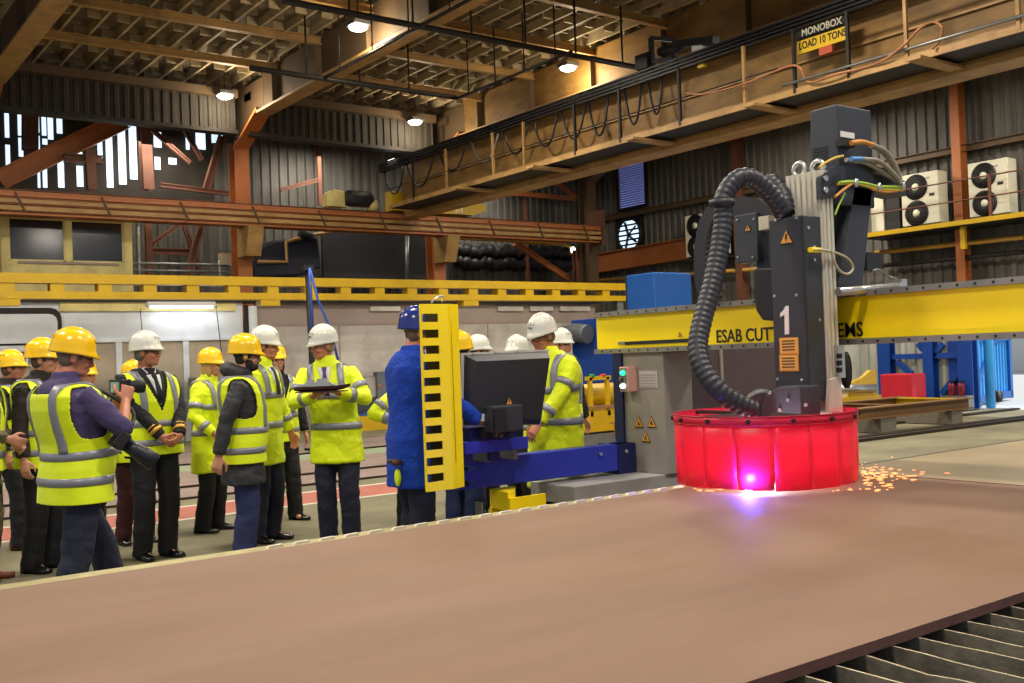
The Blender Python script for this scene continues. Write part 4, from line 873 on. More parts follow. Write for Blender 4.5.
for x in (x0+.2, x1-.15): W(MB().ibeam((x, YB, 0), (x, YB, 2.8), .2, .2, .02, (0, 1, 0)), 'post', m_galv, t)
# scaffold rail and odds and ends right of the cabin
t = thing('scaffold_rail', 'grey scaffold guard rail between the cabin and the second column', 'rail', (8, 23.1, 3))
SYY = 23.1
for y in (263, 270): a, b = at(133, y, Y=SYY), at(228, y+2, Y=SYY); W(MB().cyl(a, b, .03, 8), 'rail', m_galv, t)
for px in (138, 218): a = at(px, 225, Y=SYY); W(MB().cyl((a.x, SYY, 2.9), (a.x, SYY, 4.7 if px < 200 else 4.0), .03, 8), 'upright', m_galv, t)
W(MB().box((at(133, 250, Y=SYY).x, SYY-.2, 2.84), (at(240, 250, Y=SYY).x, SYY+.6, 2.9)), 'deck', m_dark, t)
a, b = at(221, 253, Y=SYY), at(236, 266, Y=SYY); tag(MB().box((a.x, SYY, b.z), (b.x, SYY+.2, a.z)).build('control_box', m_beige), 'small grey control box on the scaffold rail by the second column', 'box')
# dark machinery behind the runway
t = thing('old_winch', 'dark blue hulking machine behind the yellow beam with a tan pipe over it', 'machine', (10, 23.6, 2.9))
mm = mat('dark_navy_machine', '#1b2030', .6, .2, var=.3)
pl = [(252, 262), (258, 248), (275, 240), (318, 236), (322, 268), (300, 276), (255, 278)]
W(MB().prism([at(x, y, Y=23.4) for x, y in pl], (0, .8, 0)), 'housing', mm, t, bevel=.06)
W(MB().tube([at(258, 262, Y=23.35), at(287, 262, Y=23.35), at(286, 242, Y=23.35), at(302, 237, Y=23.35), at(330, 232, Y=23.35)], .05, 8), 'pipe', m_tan, t)
W(MB().cyl(at(300, 232, Y=23.3), at(312, 238, Y=23.3), .12, 10), 'valve', mm, t); W(MB().box((9.2, 23.4, 2.8), (12.5, 24.3, 2.95)), 'platform', m_dark, t)
a, b = at(322, 232, Y=24.2), at(442, 282, Y=24.2); tag(MB().box((a.x, 24.2, b.z-.2), (b.x, 24.3, a.z+.1)).build('dark_backdrop', mat('dark_backdrop', '#201e22', .7, var=.2)), 'flat dark backdrop panel between the winch and the third column', 'screen')  # flat dark sheet backing this stretch of the far bay
tag(MB().cyl(at(407, 235, Y=24.0), at(407, 283, Y=24.0), .06, 10).build('conduit_pipe', m_galv), 'grey conduit pipe standing in front of the dark backdrop', 'pipe')
# yellow gas pipe along the far and end walls
t = thing('gas_pipe', 'thin yellow gas pipe under the runway end in the far corner', 'pipe', at(500, 240, Y=23.0))
W(MB().tube([at(453, 238, Y=23.4), at(500, 240, Y=23.4), at(566, 245, Y=23.4), at(571, 248, Y=23.4), at(571, 255, Y=23.4)], .05, 8), 'pipe', m_pipey, t)
W(MB().ell(at(573, 250, Y=23.3), (.08, .08, .1), 10, 8), 'white_lamp', m_tube, t)
for a, b, lab in (((577, 282), (770, 268), 'yellow gas pipe running behind the blue dust collector'), ((875, 253), (1024, 237), 'tan pipe below the air conditioner platform')):
    p, q = at(*a, X=XE-.4), at(*b, X=XE-.4); tag(MB().cyl(p, q, .055, 8).build('gas_pipe', m_pipey), lab, 'pipe')
tag(MB().cyl(at(860, 268, X=XE-.3), at(1024, 252, X=XE-.3), .05, 8).build('cable_tray', m_dark), 'dark cable run low on the end wall below the tan pipe', 'tray')
# ================================================================== END WALL: LOUVRE, FAN, AIR CONDITIONERS
a, b = at(617, 158, X=XE-.1), at(647, 211, X=XE-.1)
t = thing('window_40', 'bluish louvred window high on the end wall', 'window', ((XE-.1, (a.y+b.y)/2, b.z))); t['kind'] = 'structure'
z0, z1 = at(632, 208, X=XE-.1).z, at(632, 156, X=XE-.1).z
W(MB().box((XE-.06, b.y, z0), (XE-.03, a.y, z1)), 'pane', m_louv, t)
mb = MB(); n = 22
for k in range(n): z = z0+(z1-z0)*(k+.5)/n; mb.bar((XE-.1, a.y, z), (XE-.1, b.y, z), .07, .02, (.5, 0, .8))
W(mb, 'slats', m_pinkgr, t)
mb = MB()
for y in (a.y, b.y): mb.box((XE-.14, y-.04, z0), (XE-.03, y+.04, z1))
for z in (z0, z1): mb.box((XE-.14, b.y, z-.04), (XE-.03, a.y, z+.04))
W(mb, 'window_frame', m_dark, t)
c = at(629, 235, X=XE-.1)
t = thing('extractor_fan', 'round wall extractor fan with daylight through its blades, below the louvre', 'fan', c)
W(MB().torus(c, .52, .06, 'x', 24, 8), 'ring', m_dark, t); W(MB().box((XE-.06, c.y-.65, c.z-.75), (XE-.04, c.y+.65, c.z+.75)), 'back_plate', m_black, t)
W(MB().lathe([(0, XE-.09), (.46, XE-.09), (.46, XE-.07), (0, XE-.07)], (0, c.y, c.z), 24, True, 'x'), 'daylight_opening', m_sky, t)
for k in range(7): 
    z = -.45+.15*k; h = math.sqrt(max(.01, .5**2-z*z)); W(MB().bar((XE-.13, c.y-h, c.z+z), (XE-.13, c.y+h, c.z+z), .04, .05), 'louvre_bar', m_dark, t)
for k in range(5): 
    an = 2*pi*k/5; W(MB().bar((XE-.11, c.y, c.z), (XE-.11, c.y+.42*cos(an), c.z+.42*sin(an)), .03, .13, (1, 0, .3)), 'blade', m_dark, t)
def ac_unit(y0, y1, z0, z1, lab, x=XE-.75):
    t = thing('air_conditioner', lab, 'air conditioner', (x, (y0+y1)/2, z0), 0, 'air conditioner units on the end wall')
    W(MB().box((x, y0, z0+.06), (x+.38, y1, z1)), 'casing', m_ac, t, bevel=.02)
    for yy in (y0+.15, y1-.15): W(MB().box((x+.02, yy-.05, z0), (x+.36, yy+.05, z0+.06)), 'foot', m_dark, t)
    h = z1-z0; r = min(.26*h, .3*(y1-y0)*1.05); yc = y1-r-.08
    for zc in (z0+.27*h, z0+.75*h):
        g = W(MB().lathe([(0, x-.012), (r, x-.012), (r, x+.01), (0, x+.01)], (0, yc, zc), 24, True, 'x'), 'fan_guard', m_black, t)
        W(MB().lathe([(0, x-.03), (r*.28, x-.03), (r*.28, x), (0, x)], (0, yc, zc), 14, True, 'x'), 'hub', m_ac, g)
        mb = MB()
        for q in (.45, .65, .85): mb.torus((x-.02, yc, zc), r*q, .006, 'x', 20, 4)
        W(mb, 'wire_ring', m_dark, g)
    W(MB().box((x-.01, y0+.1, z0+.55*h), (x+.01, y0+.22, z0+.6*h)), 'handle', m_black, t); W(MB().box((x-.005, y0+.2, z1-.16), (x+.01, y0+.45, z1-.12)), 'badge', m_galv, t)
    return t
XA = XE-.75
def yz(px, py): p = at(px, py, X=XA); return p.y, p.z
ya, zb_ = yz(969.5, 217); yb, _ = yz(1009.5, 217); zt_ = yz(990, 160)[1]; zb0 = yz(990, 218)[1]
ac_unit(yb, ya, zb0, zt_, 'rightmost air conditioner with two fans, right of the orange column'); H = zt_-zb0
ya, _ = yz(902.5, 226); yb, _ = yz(940, 226); ac_unit(yb, ya, zb0, zb0+H, 'air conditioner with two fans just left of the orange column')
ya, _ = yz(686, 258); yb, _ = yz(722, 258); zc0 = yz(700, 258)[1]; ac_unit(yb, ya, zc0, zc0+H, 'air conditioner with two fans half hidden by the black hose')
ya, _ = yz(872, 231); yb, _ = yz(884, 231)
t = thing('ventilation_box', 'narrow white box with dark grille left of the middle air conditioner', 'box', (XA, yb, zb0)); W(MB().box((XA, yb, zb0), (XA+.35, ya, zb0+.9)), 'casing', m_ac, t)
yb2 = yz(899, 231)[0]; W(MB().box((XA+.05, yb2, zb0), (XA+.33, yb, zb0+.85)), 'grille', m_black, t)
t = thing('plant_platform', 'yellow edged platform carrying the air conditioners on the end wall', 'platform', (XA, 10, zb0-.1))
y0, y1 = 7.0, yz(868, 233)[0]; W(MB().box((XA-.25, y0, zb0-.12), (XE-.05, y1, zb0)), 'deck', m_dark, t); W(MB().box((XA-.32, y0, zb0-.1), (XA-.25, y1, zb0)), 'edge_angle', m_yel, t)
for z in (.42, .85): W(MB().cyl((XA-.28, y0, zb0+z), (XA-.28, y1, zb0+z), .016, 6), 'guard_rail', m_rust, t)
for px in (998, 868): y = yz(px, 220)[0]; W(MB().bar((XA-.28, y, zb0), (XA-.28, y, zb0+.87), .05, .05), 'guard_post', m_rust, t)
y = yz(966, 235)[0]; W(MB().bar((XA-.1, y, zb0-.6), (XA-.1, y, zb0-.1), .1, .1), 'bracket', m_yel, t)
t = thing('plant_shelf', 'small shelf bracket carrying the air conditioner behind the hose', 'shelf', (XA, 18, zc0)); W(MB().box((XA-.05, yz(726, 258)[0], zc0-.06), (XE-.05, yz(684, 258)[0], zc0)), 'shelf', m_dark, t)
# ================================================================== CUTTING TABLE, PLATES
m_plate = mat('primed_plate', '#7d6350', .66, .05, var=.09, scale=1.1, dirt='#8b7060', dscale=.8, damt=.55, bump=.03, bscale=90, rvar=.08, spec=.25, stretch=(.6, 2.2, 1))
m_edge = mat('plate_edge', '#8a5f54', .6, .2, var=.2, scale=8)
m_plate2 = mat('worn_plate', '#9a8b6c', .5, .1, var=.12, scale=1.2, dirt='#7d6e54', damt=.5)
m_slat = mat('slat_steel', '#8f8876', .6, .4, var=.3, scale=9, dirt='#2c2b33', dscale=5, damt=.6, bump=.2)
m_sltop = mat('slat_top_edge', '#b9ad90', .5, .4, var=.25, scale=20)
m_comb = mat('comb_steel', '#a39a6c', .55, .2, var=.2, scale=10, dirt='#6d6544', damt=.5)
m_combw = mat('comb_tooth', '#cfc7b2', .5, .3, var=.15, scale=20)
m_bed = mat('bed_blue_light_tint', '#1c22a8', .5, .1, var=.2)  # blue light in the slat gaps, put into the bed colour
PZ = .70
def plate(name, x0, x1, y0, y1, m, lab):
    mb = MB(); mb.mat(1).box((x0, y0, PZ-.03), (x1, y1, PZ-.0005)); mb.mat(0).add([(x0, y0, PZ), (x1, y0, PZ), (x1, y1, PZ), (x0, y1, PZ)], [(0, 1, 2, 3)])
    return tag(mb.build(name, [m, m_edge]), lab, 'steel plate')
plate('steel_plate', -3.2, 5.5, 1.67, 4.25, m_plate, 'huge brown primed steel plate lying on the cutting table in the foreground')
plate('steel_plate', 5.53, 11.5, .9, 4.12, m_plate2, 'second tan steel plate beyond the end of the brown one, behind the red skirt')
def slat(x):
    mb = MB(); n = 44; y0, y1 = .55, 4.3; vs = []; tops = []
    ph = random.random()*6
    for k in range(n+1):
        y = y0+(y1-y0)*k/n; w = .012*sin(y*2.1+ph)+.006*sin(y*7+ph*2); tops.append((x+w, y, .668-.012*max(0, noise.noise((x*9, y*5, 0)))*(1 if y < 1.6 else 0)))
    b = [(x, p[1], .42) for p in tops]
    t = .004
    rings = [[(p[0]-t, p[1], p[2]), (p[0]+t, p[1], p[2]), (q[0]+t, q[1], q[2]), (q[0]-t, q[1], q[2])] for p, q in zip(tops, b)]
    mb.loft(rings, True, True, False)
    o = mb.build('slat', [m_slat, m_sltop])
    for f in o.data.polygons:
        if abs(f.normal.z) > .8 and f.center.z > .6: f.material_index = 1
    o.parent = ct; o.data.transform(wmat(ct).inverted())
ct = t = thing('cutting_table', 'steel cutting table bed of support slats with toothed comb rail under the brown plate', 'table', (3, 3, 0))
SX = 2.625-.126*8
for k in range(24): slat(SX+.126*k)
W(MB().box((-3.3, .5, .38), (11.6, 4.3, .418)), 'bed_floor', m_bed, t); W(MB().box((-3.3, 4.31, 0), (11.6, 4.36, .66)), 'side_wall', m_dark, t)
W(MB().box((-3.3, 4.262, .66), (4.9, 4.36, .698)), 'comb_rail', m_comb, t)
for x in (-3.0, 1.5, 6.5, 11.3):
    for y in (.6, 4.2): W(MB().box((x-.06, y-.05, 0), (x+.06, y+.05, .38)), 'leg', m_dark, t)
for k in range(24):
    x = 4.72-.126*k
    W(MB().prism([(x-.042, 4.285, .698), (x+.034, 4.285, .698), (x+.028, 4.285, .710), (x-.030, 4.285, .708)], (0, .02, 0)), 'comb_tooth', m_combw, t)
# ================================================================== GANTRY
m_gy = mat('gantry_yellow', '#ffe00a', .4, var=.04, scale=2, dirt='#e6c40c', dscale=1.2, damt=.3)
m_strip = mat('grey_rail_strip', '#8d8a84', .4, .5, var=.12, scale=6)
m_pgrey = mat('pillar_grey', '#989188', .5, .1, var=.06, scale=2)
m_psheet = mat('brown_dust_sheet', '#57474a', .6, .1, var=.12, scale=2, dirt='#3d3238', damt=.4)
m_navy = mat('navy_arm', '#2c3ab4', .4, .1, var=.08, scale=3)
m_navyd = mat('navy_dark', '#141f55', .45, .1)
m_char = mat('charcoal_case', '#33363f', .5, .1, var=.08, scale=5)
m_chard = mat('charcoal_dark', '#24262d', .5, .1, var=.08, scale=5)
m_alum = mat('brushed_aluminium', '#cfcabb', .42, .3, var=.12, scale=5, stretch=(8, 8, .3))
m_bolt = mat('bolt_steel', '#c2c2be', .3, .8)
m_hose = mat('ribbed_hose', '#23252e', .45, .0, var=.1, scale=10)
GX = 5.5
g = thing('gantry', 'yellow gantry beam of the cutting machine on its grey pillar', 'gantry', (5.7, 5.8, 0))
W(MB().box((GX, .6, 1.535), (GX+.4, 6.3, 1.80)), 'beam', m_gy, g, bevel=.004)
for z0, z1 in ((1.5, 1.537), (1.798, 1.835)):
    s = W(MB().box((GX-.035, .6, z0), (GX+.42, 6.3, z1)), 'rail_strip', m_strip, g)
    k = 0
    y = 6.2
    while y > 2.75:
        W(MB().cyl((GX-.039, y, (z0+z1)/2), (GX-.03, y, (z0+z1)/2), .008, 8), 'bolt_hole', m_black, s); y -= .105
fx_ = GX-.003
a = at(716, 341, X=fx_); b = at(862, 334, X=fx_)
WT(g, 'lettering', 'ESAB CUTTING SYSTEMS', .128, (fx_, a.y, at(718, 342.5, X=fx_).z), (0, -1, 0), (0, 0, 1), m_black, width=a.y-b.y, bold=.010)
a, b = at(625.5, 344, X=fx_), at(697, 339, X=fx_); W(MB().box((fx_-.006, b.y, at(660, 343.5, X=fx_).z), (GX, a.y, at(660, 340, X=fx_).z)), 'black_label_strip', m_black, g)
a = at(618.5, 342, X=fx_); W(MB().box((fx_-.006, at(625, 342, X=fx_).y, at(622, 344.5, X=fx_).z), (GX, a.y, at(622, 341.5, X=fx_).z)), 'strip_end', m_strip, g)
def triangle(parent, c, size, X=None, Y=None, sym='bolt', border=m_black):
    """warning triangle lying on a plane of constant X or constant Y"""
    hx = V((0, -1, 0)) if X is not None else V((1, 0, 0)); c = V(c); n = V((-1, 0, 0)) if X is not None else V((0, -1, 0))
    def tri(s, d): return [c+hx*(-s)+V((0, 0, -s*.85))+n*d, c+hx*s+V((0, 0, -s*.85))+n*d, c+V((0, 0, s*.87))+n*d]
    o = W(MB().prism(tri(size, .001), n*.002), 'warning_triangle', border, parent)
    W(MB().prism(tri(size*.82, .003), n*.0015), 'yellow_face', m_signo, o)
    s = size
    if sym == 'bolt': pl = [(-.05, .5), (.22, .45), (.05, .1), (.2, .1), (-.1, -.55), (-.02, -.12), (-.2, -.1)]
    elif sym == 'hand': pl = [(-.3, -.3), (-.1, .2), (0, .35), (.1, .2), (.05, 0), (.35, -.3)]
    else: pl = [(-.3, -.5), (-.12, 0), (0, .4), (.12, 0), (.3, -.5), (0, -.3)]
    W(MB().prism([c+hx*(u*s)+V((0, 0, v*s-.1*s))+n*.005 for u, v in pl], n*.001), 'symbol', border, o)
    return o
triangle(g, at(680, 334, X=fx_), .022, X=1)
# pillar and dust sheet
W(MB().box((GX, 5.55, .57), (GX+.3, 6.0, 1.5)), 'pillar', m_pgrey, g, bevel=.006)
W(MB().box((GX+.3, 5.6, .57), (6.95, 5.64, 1.5)), 'dust_sheet', m_psheet, g)
for x in (6.2, 6.24): pass
W(MB().box((6.17, 5.585, .57), (6.2, 5.6, 1.5)), 'sheet_joint', m_pgrey, g)
W(MB().box((GX-.02, 6.0, .57), (GX+.12, 6.1, 1.5)), 'mounting_post', m_navyd, g)
W(MB().box((4.6, 5.57, .44), (7.0, 6.08, .57)), 'base_cover', mat('base_grey', '#9c9c9a', .5, .1, var=.08), g, bevel=.004)
W(MB().box((4.75, 5.65, .1), (6.9, 6.0, .44)), 'end_carriage', m_navyd, g)
for x in (4.95, 6.7): W(MB().cyl((x, 5.72, .11), (x, 5.92, .11), .1, 18), 'wheel', m_dark, g)
# stickers and control box on the pillar
pf = GX-.001
for q, sym in (((639, 422), 'sun'), ((652, 422), 'hand'), ((646, 436.5), 'sun')): triangle(g, at(*q, X=pf), .052, X=1, sym=sym)
a, b = at(639, 371, X=pf), at(658, 388, X=pf); W(MB().box((pf-.003, b.y, b.z), (pf, a.y, a.z)), 'paper_notice', mat('paper', '#b9b4ae', .6), g)
for k in range(5): z = a.z-.03-.022*k; W(MB().box((pf-.005, b.y+.02, z-.003), (pf-.002, a.y-.02, z+.003)), 'print_line', m_pgrey, g)
bx = GX-.1; a, b = at(619, 367, X=bx), at(628, 392, X=bx)
cb = W(MB().box((bx, b.y, b.z), (GX, a.y, a.z)), 'control_box', mat('control_box_beige', '#cf9d8d', .5), g, bevel=.006)
for (px, py, c, e) in ((624, 373, '#19d090', 2.5), (622, 380, '#222222', 0), (624, 386, '#e8f4ff', 3)):
    p = at(px, py, X=bx); W(MB().lathe([(0, bx-.03), (.016, bx-.03), (.02, bx), (0, bx)], (0, p.y, p.z), 14, True, 'x'), 'push_button', mat('button'+c[1:], c, .4, emit=c if e else None, es=e), cb)
W(MB().box((bx-.004, b.y+.01, b.z+.01), (bx, a.y-.005, a.z-.01)), 'face_plate', m_strip, cb)
# ================================================================== OPERATOR CONSOLE
c = thing('operator_console', 'operator console on a navy swing arm with monitor and yellow slotted guard', 'console', (4.6, 5.9, .6))
AY = 5.88
W(MB().box((3.84, AY, .60), (5.48, AY+.13, .80)), 'swing_arm', m_navy, c, bevel=.006)
W(MB().box((5.3, AY-.01, .57), (GX-.02, AY+.22, .8)), 'arm_root', m_navyd, c)
for x in (5.38, 5.12): W(MB().cyl((x, AY-.02, .74), (x, AY, .74), .014, 8), 'bolt', m_bolt, c)
SYc = 5.72
def sq(px, py, Y=SYc): return at(px, py, Y=Y)
a, b = sq(463, 441), sq(527, 450); W(MB().box((a.x, SYc-.02, sq(500, 451).z), (b.x, SYc+.1, sq(500, 439).z)), 'shelf_bar', m_navy, c, bevel=.005)
for px in (490, 517): p = sq(px, 455); W(MB().box((p.x-.02, SYc+.02, .79), (p.x+.02, AY+.08, sq(px, 448).z)), 'riser', m_strip, c)
for px in (468, 495): p = sq(px, 455); W(MB().box((p.x-.05, SYc+.0, .80), (p.x+.04, SYc+.16, .88)), 'clamp', m_navyd, c)
# monitor (we see its back): bezel, tapered back shell
TL, TR, BR, BL = sq(461.5, 353), sq(549, 349.5), sq(541, 425), sq(461, 426)
def off(p, dx, dy, dz): return V((p.x+dx, p.y+dy, p.z+dz))
mo = MB().loft([[off(q, 0, -.0, 0) for q in (TL, TR, BR, BL)], [off(q, 0, .03, 0) for q in (TL, TR, BR, BL)]], smooth=False)
mo = W(mo, 'monitor_bezel', mat('pale_bezel', '#b9b9b2', .5), c)
i1 = [off(TL, .02, -.002, -.014), off(TR, -.01, -.002, -.014), off(BR, -.01, -.002, .005), off(BL, .018, -.002, .005)]
i2 = [off(TL, .075, -.07, -.06), off(TR, -.05, -.07, -.06), off(BR, -.05, -.07, .05), off(BL, .06, -.07, .05)]
W(MB().loft([i1, i2], smooth=False), 'back_shell', m_chard, mo)
for k in range(4):
    s = .12+.25*k; p = TL.lerp(TR, s); W(MB().cyl((p.x, p.y-.01, p.z-.006), (p.x, p.y-.0, p.z-.006), .006, 8), 'screw', m_bolt, mo)
yb = SYc-.075
a, b = at(474, 414.5, Y=yb), at(485, 421, Y=yb); W(MB().box((a.x, yb-.002, b.z), (b.x, yb+.004, a.z)), 'rating_label', m_wht, mo)
a, b = at(484, 406, Y=yb), at(516, 430, Y=yb); hk = W(MB().box((a.x, yb-.09, b.z), (b.x, yb+.01, a.z)), 'hinge_box', m_char, c, bevel=.01)
a, b = at(492, 409, Y=yb-.09), at(505, 431, Y=yb-.09); W(MB().box((a.x, yb-.12, b.z), (b.x, yb-.09, a.z)), 'hinge_block', m_black, hk)
triangle(c, at(509, 401, Y=yb-.005), .03, Y=1)
a, b = at(468, 428, Y=SYc+.02), at(522, 438, Y=SYc+.02); W(MB().box((a.x, SYc-.0, b.z), (b.x, SYc+.2, a.z)), 'keyboard_tray', m_navyd, c, bevel=.004)
for px, cc in ((484, m_wht), (497, m_signo)): p = at(px, 432, Y=SYc-.03); W(MB().cbox((p.x, SYc-.03, p.z), (.06, .05, .07)), 'connector', m_galv if px > 490 else m_chard, c)
for px in (490, 500, 507): W(MB().tube(spline([at(px, 425, Y=SYc-.05), at(px+3, 431, Y=SYc-.09), at(px-2, 437, Y=SYc-.05)], 5), .008, 6), 'cable', m_cable, c)
# yellow slotted guard: cross-section bends round the arm end, rows of cut-outs
GY = 5.56
q0, q1, q2, q3, q4 = [at(px, 400, Y=GY).x for px in (423.5, 424.3, 441, 452, 464.5)]
prof = [V((q0+.05, GY+.09)), V((q0+.035, GY+.045)), V((q0, GY+.005)), V((q1, GY)), V((q2, GY-.0)), V((q3-.02, GY-.01)), V((q3+.005, GY)), V((q3+.02, GY+.01)), V((q4-.01, GY+.03)), V((q4, GY+.06))]
zt_, zb_ = at(435, 304, Y=GY).z, at(435, 491, Y=GY).z
zs = [zb_]; nS = 11; H = zt_-zb_; mrg = .058
pitch = (H-2*mrg+.045)/nS
for k in range(nS): z = zb_+mrg+pitch*k; zs += [z, z+pitch*.52]
zs.append(zt_); mb = MB(); vs = [(p.x, p.y, z) for z in zs for p in prof]; fs = []
m = len(prof)
for i in range(len(zs)-1):
    for j in range(m-1):
        slot = (i % 2 == 1) and j in (3,)
        slit = j == 6 and 3 <= i <= 2*nS-2
        if not slot and not slit: fs.append((i*m+j, i*m+j+1, (i+1)*m+j+1, (i+1)*m+j))
mb.add(vs, fs); gd = W(mb, 'slotted_guard', m_gy, c, fix=False); sd = gd.modifiers.new('thick', 'SOLIDIFY'); sd.thickness = .01; sd.offset = 0
W(MB().box((q0+.09, GY+.085, zb_+.05), (q3-.03, GY+.095, zt_-.05)), 'guard_backing', m_black, c)
for z in (.66, .76): W(MB().box((3.74, GY+.05, z), (3.80, AY+.05, z+.03)), 'guard_bracket', m_navyd, c)
W(MB().tube(spline([at(431, 303, Y=GY+.02), at(436, 298, Y=GY+.02), at(443, 296, Y=GY+.02), at(442, 302, Y=GY+.02)], 5), .006, 6), 'wire_loop', m_bolt, c)
# yellow bent stop bracket beside the base
t = thing('stop_bracket', 'yellow bent steel stop bracket standing beside the gantry base', 'bracket', (4.3, 5.6, 0))
p = [at(505, 487, Y=5.75), at(541, 484, Y=5.75), at(541, 509, Y=5.75), at(516, 509, Y=5.75)]
x0, x1 = p[0].x, p[1].x
W(MB().box((x0, 5.7, .44), (x1, 5.73, .53)), 'cross_plate', m_gy, t); W(MB().box((x1-.06, 5.7, 0), (x1, 5.73, .44)), 'leg', m_gy, t); W(MB().box((x0+.02, 5.95, 0), (x0+.12, 5.98, .44)), 'leg', m_gy, t)
W(MB().prism([(x0, 5.72, .44), (x0+.03, 5.98, .44), (x1-.08, 5.98, .44), (x1-.08, 5.95, .44), (x0+.06, 5.72, .44)], (0, 0, .13)), 'bent_plate', m_gy, t)
W(MB().bar((x0-.12, 5.9, 0), (x0-.12, 5.9, .5), .07, .02), 'grey_leg', m_strip, t)
# ================================================================== CUTTING HEAD
h = thing('plasma_cutter', 'charcoal cutting head number 1 with aluminium column and ribbed hose on the gantry', 'plasma cutter', (5.2, 3.95, .72))
hx = 5.0
W(MB().box((hx, 3.84, 1.17), (5.17, 4.09, 2.28)), 'housing', m_char, h, bevel=.006)
W(MB().box((hx-.002, 3.838, 1.17), (hx+.01, 3.85, 2.27)), 'corner_strip', m_chard, h)
for px, py in ((776, 220), (797, 218), (775, 296), (797, 295), (778, 379), (802, 380), (808, 228), (814, 247), (814, 260), (819, 320)):
    if px < 803: p = at(px, py, X=hx); W(MB().cyl((hx-.008, p.y, p.z), (hx, p.y, p.z), .009, 8), 'bolt', m_bolt, h)
    else: p = at(px, py, Y=3.84); W(MB().cyl((p.x, 3.832, p.z), (p.x, 3.84, p.z), .009, 8), 'bolt', m_bolt, h)
triangle(h, at(786.5, 237, X=hx), .052, X=1)
one = [(782.5, 334.5), (786.8, 334.2), (786.3, 305.8), (783.2, 306), (781, 310.5), (777.8, 313.2), (778, 317.2), (782.3, 314.6)]
W(MB().prism([V((hx-.003, q.y, q.z)) for q in [at(x+2.2, y, X=hx-.003) for x, y in one]], (.002, 0, 0)), 'number', m_wht, h)
for (y0, y1) in ((338, 354), (355, 371)):
    a, b = at(779.5, y0, X=hx), at(799, y1, X=hx); lb = W(MB().box((hx-.003, b.y, b.z), (hx, a.y, a.z)), 'orange_label', m_signo, h)
    W(MB().box((hx-.004, b.y+.01, b.z+.008), (hx-.001, a.y-.01, a.z-.008)), 'label_face', mat('label_face', '#e0ac5c', .5), lb)
    for k in range(4): z = a.z-.02-.018*k; W(MB().box((hx-.006, b.y+.025, z-.003), (hx-.002, a.y-.02, z+.003)), 'print_line', m_black, lb)
mb = MB().box((5.17, 3.835, 1.0), (5.285, 4.08, 2.56))
for k in range(6): y = 3.85+.04*k; mb.box((5.155, y, 2.28), (5.17, y+.022, 2.56))
for k in range(3): x = 5.178+.038*k; mb.box((x, 3.822, 1.0), (x+.022, 3.835, 2.56))
W(mb, 'aluminium_column', m_alum, h)
for px, py in ((799.5, 170), (818, 168)): p = at(px, py, X=5.24); W(MB().torus(p, .043, .016, 'x', 18, 8), 'eye_bolt', m_bolt, h); W(MB().cyl((p.x, p.y, 2.55), (p.x, p.y, p.z-.04), .014, 8), 'eye_shank', m_bolt, h)
# motor case
mb = MB().loft([[(5.37, 3.83, 2.36), (5.72, 3.83, 2.36), (5.72, 4.07, 2.36), (5.37, 4.07, 2.36)], [(5.37, 3.83, 2.985), (5.72, 3.83, 2.985), (5.72, 4.03, 2.985), (5.37, 4.03, 2.985)]], smooth=False)
mc = W(mb, 'motor_case', m_char, h, bevel=.01)
for k in range(6): a = at(820.5, 148+3.2*k, X=5.37); W(MB().box((5.366, a.y-.055, a.z-.005), (5.372, a.y+.055, a.z+.005)), 'vent_slot', m_black, mc)
a, b = at(840, 131, Y=3.83), at(854, 139, Y=3.83); W(MB().box((a.x, 3.825, b.z), (b.x, 3.831, a.z)), 'rating_plate', m_wht, mc)
a, b = at(839, 139, Y=3.8), at(852, 148, Y=3.8); W(MB().box((a.x, 3.78, b.z), (b.x, 3.83, a.z)), 'connector_block', m_black, mc)
# carriage behind the column, cable arm, slanted leg on the beam
W(MB().box((5.285, 3.97, 1.42), (5.46, 4.25, 2.3)), 'carriage_plate', m_chard, h)
pl = [(821, 199), (820.5, 177), (836, 165), (850, 166), (852, 172), (837, 186), (835, 198)]
W(MB().prism([at(x, y, Y=3.81) for x, y in pl], (0, .03, 0)), 'head_bracket', m_char, h)
for px, py in ((824.5, 178.5), (824.5, 190)): p = at(px, py, Y=3.81); W(MB().cyl((p.x, 3.795, p.z), (p.x, 3.81, p.z), .018, 8), 'bolt', m_bolt, h)
a, b = at(846, 170, Y=3.84), at(906, 192, Y=3.84); W(MB().prism([at(846, 167, Y=3.84), at(905, 181, Y=3.84), at(906, 196, Y=3.84), at(846, 184, Y=3.84)], (0, .16, 0)), 'cable_arm', m_chard, h)
pl = [(855, 187), (872, 190), (862, 291), (837, 293)]
W(MB().prism([at(x, y, Y=3.83) for x, y in pl], (0, .2, 0)), 'slanted_leg', m_char, h)
pl = [(836, 196), (853, 190), (836, 280)]
W(MB().prism([at(x, y, Y=3.9) for x, y in pl], (0, .15, 0)), 'back_plate', m_black, h)
a, b = at(860, 253, Y=4.0), at(876, 272, Y=4.0); W(MB().box((a.x, 3.95, b.z), (b.x, 4.1, a.z)), 'sensor_box', m_chard, h)
W(MB().tube(spline([at(872, 271, Y=3.95), at(880, 270, Y=3.95), at(890, 277, Y=3.95), at(897, 279, Y=3.95)], 5), .009, 6), 'cable', m_galv, h)
W(MB().cyl(at(838, 292, Y=3.76), at(897, 286.5, Y=3.76), .026, 12), 'gas_strut', m_bolt, h)
p = at(896, 286, Y=3.76); W(MB().box((p.x-.03, 3.7, p.z-.06), (p.x+.03, 3.82, p.z+.04)), 'strut_clamp', m_bolt, h)
a, b = at(828, 384, Y=3.8), at(842, 411, Y=3.8); W(MB().prism([at(831, 380, Y=3.8), at(841, 376, Y=3.8), at(843, 412, Y=3.8), at(829, 412, Y=3.8)], (0, .03, 0)), 'foot_plate', m_alum, h)
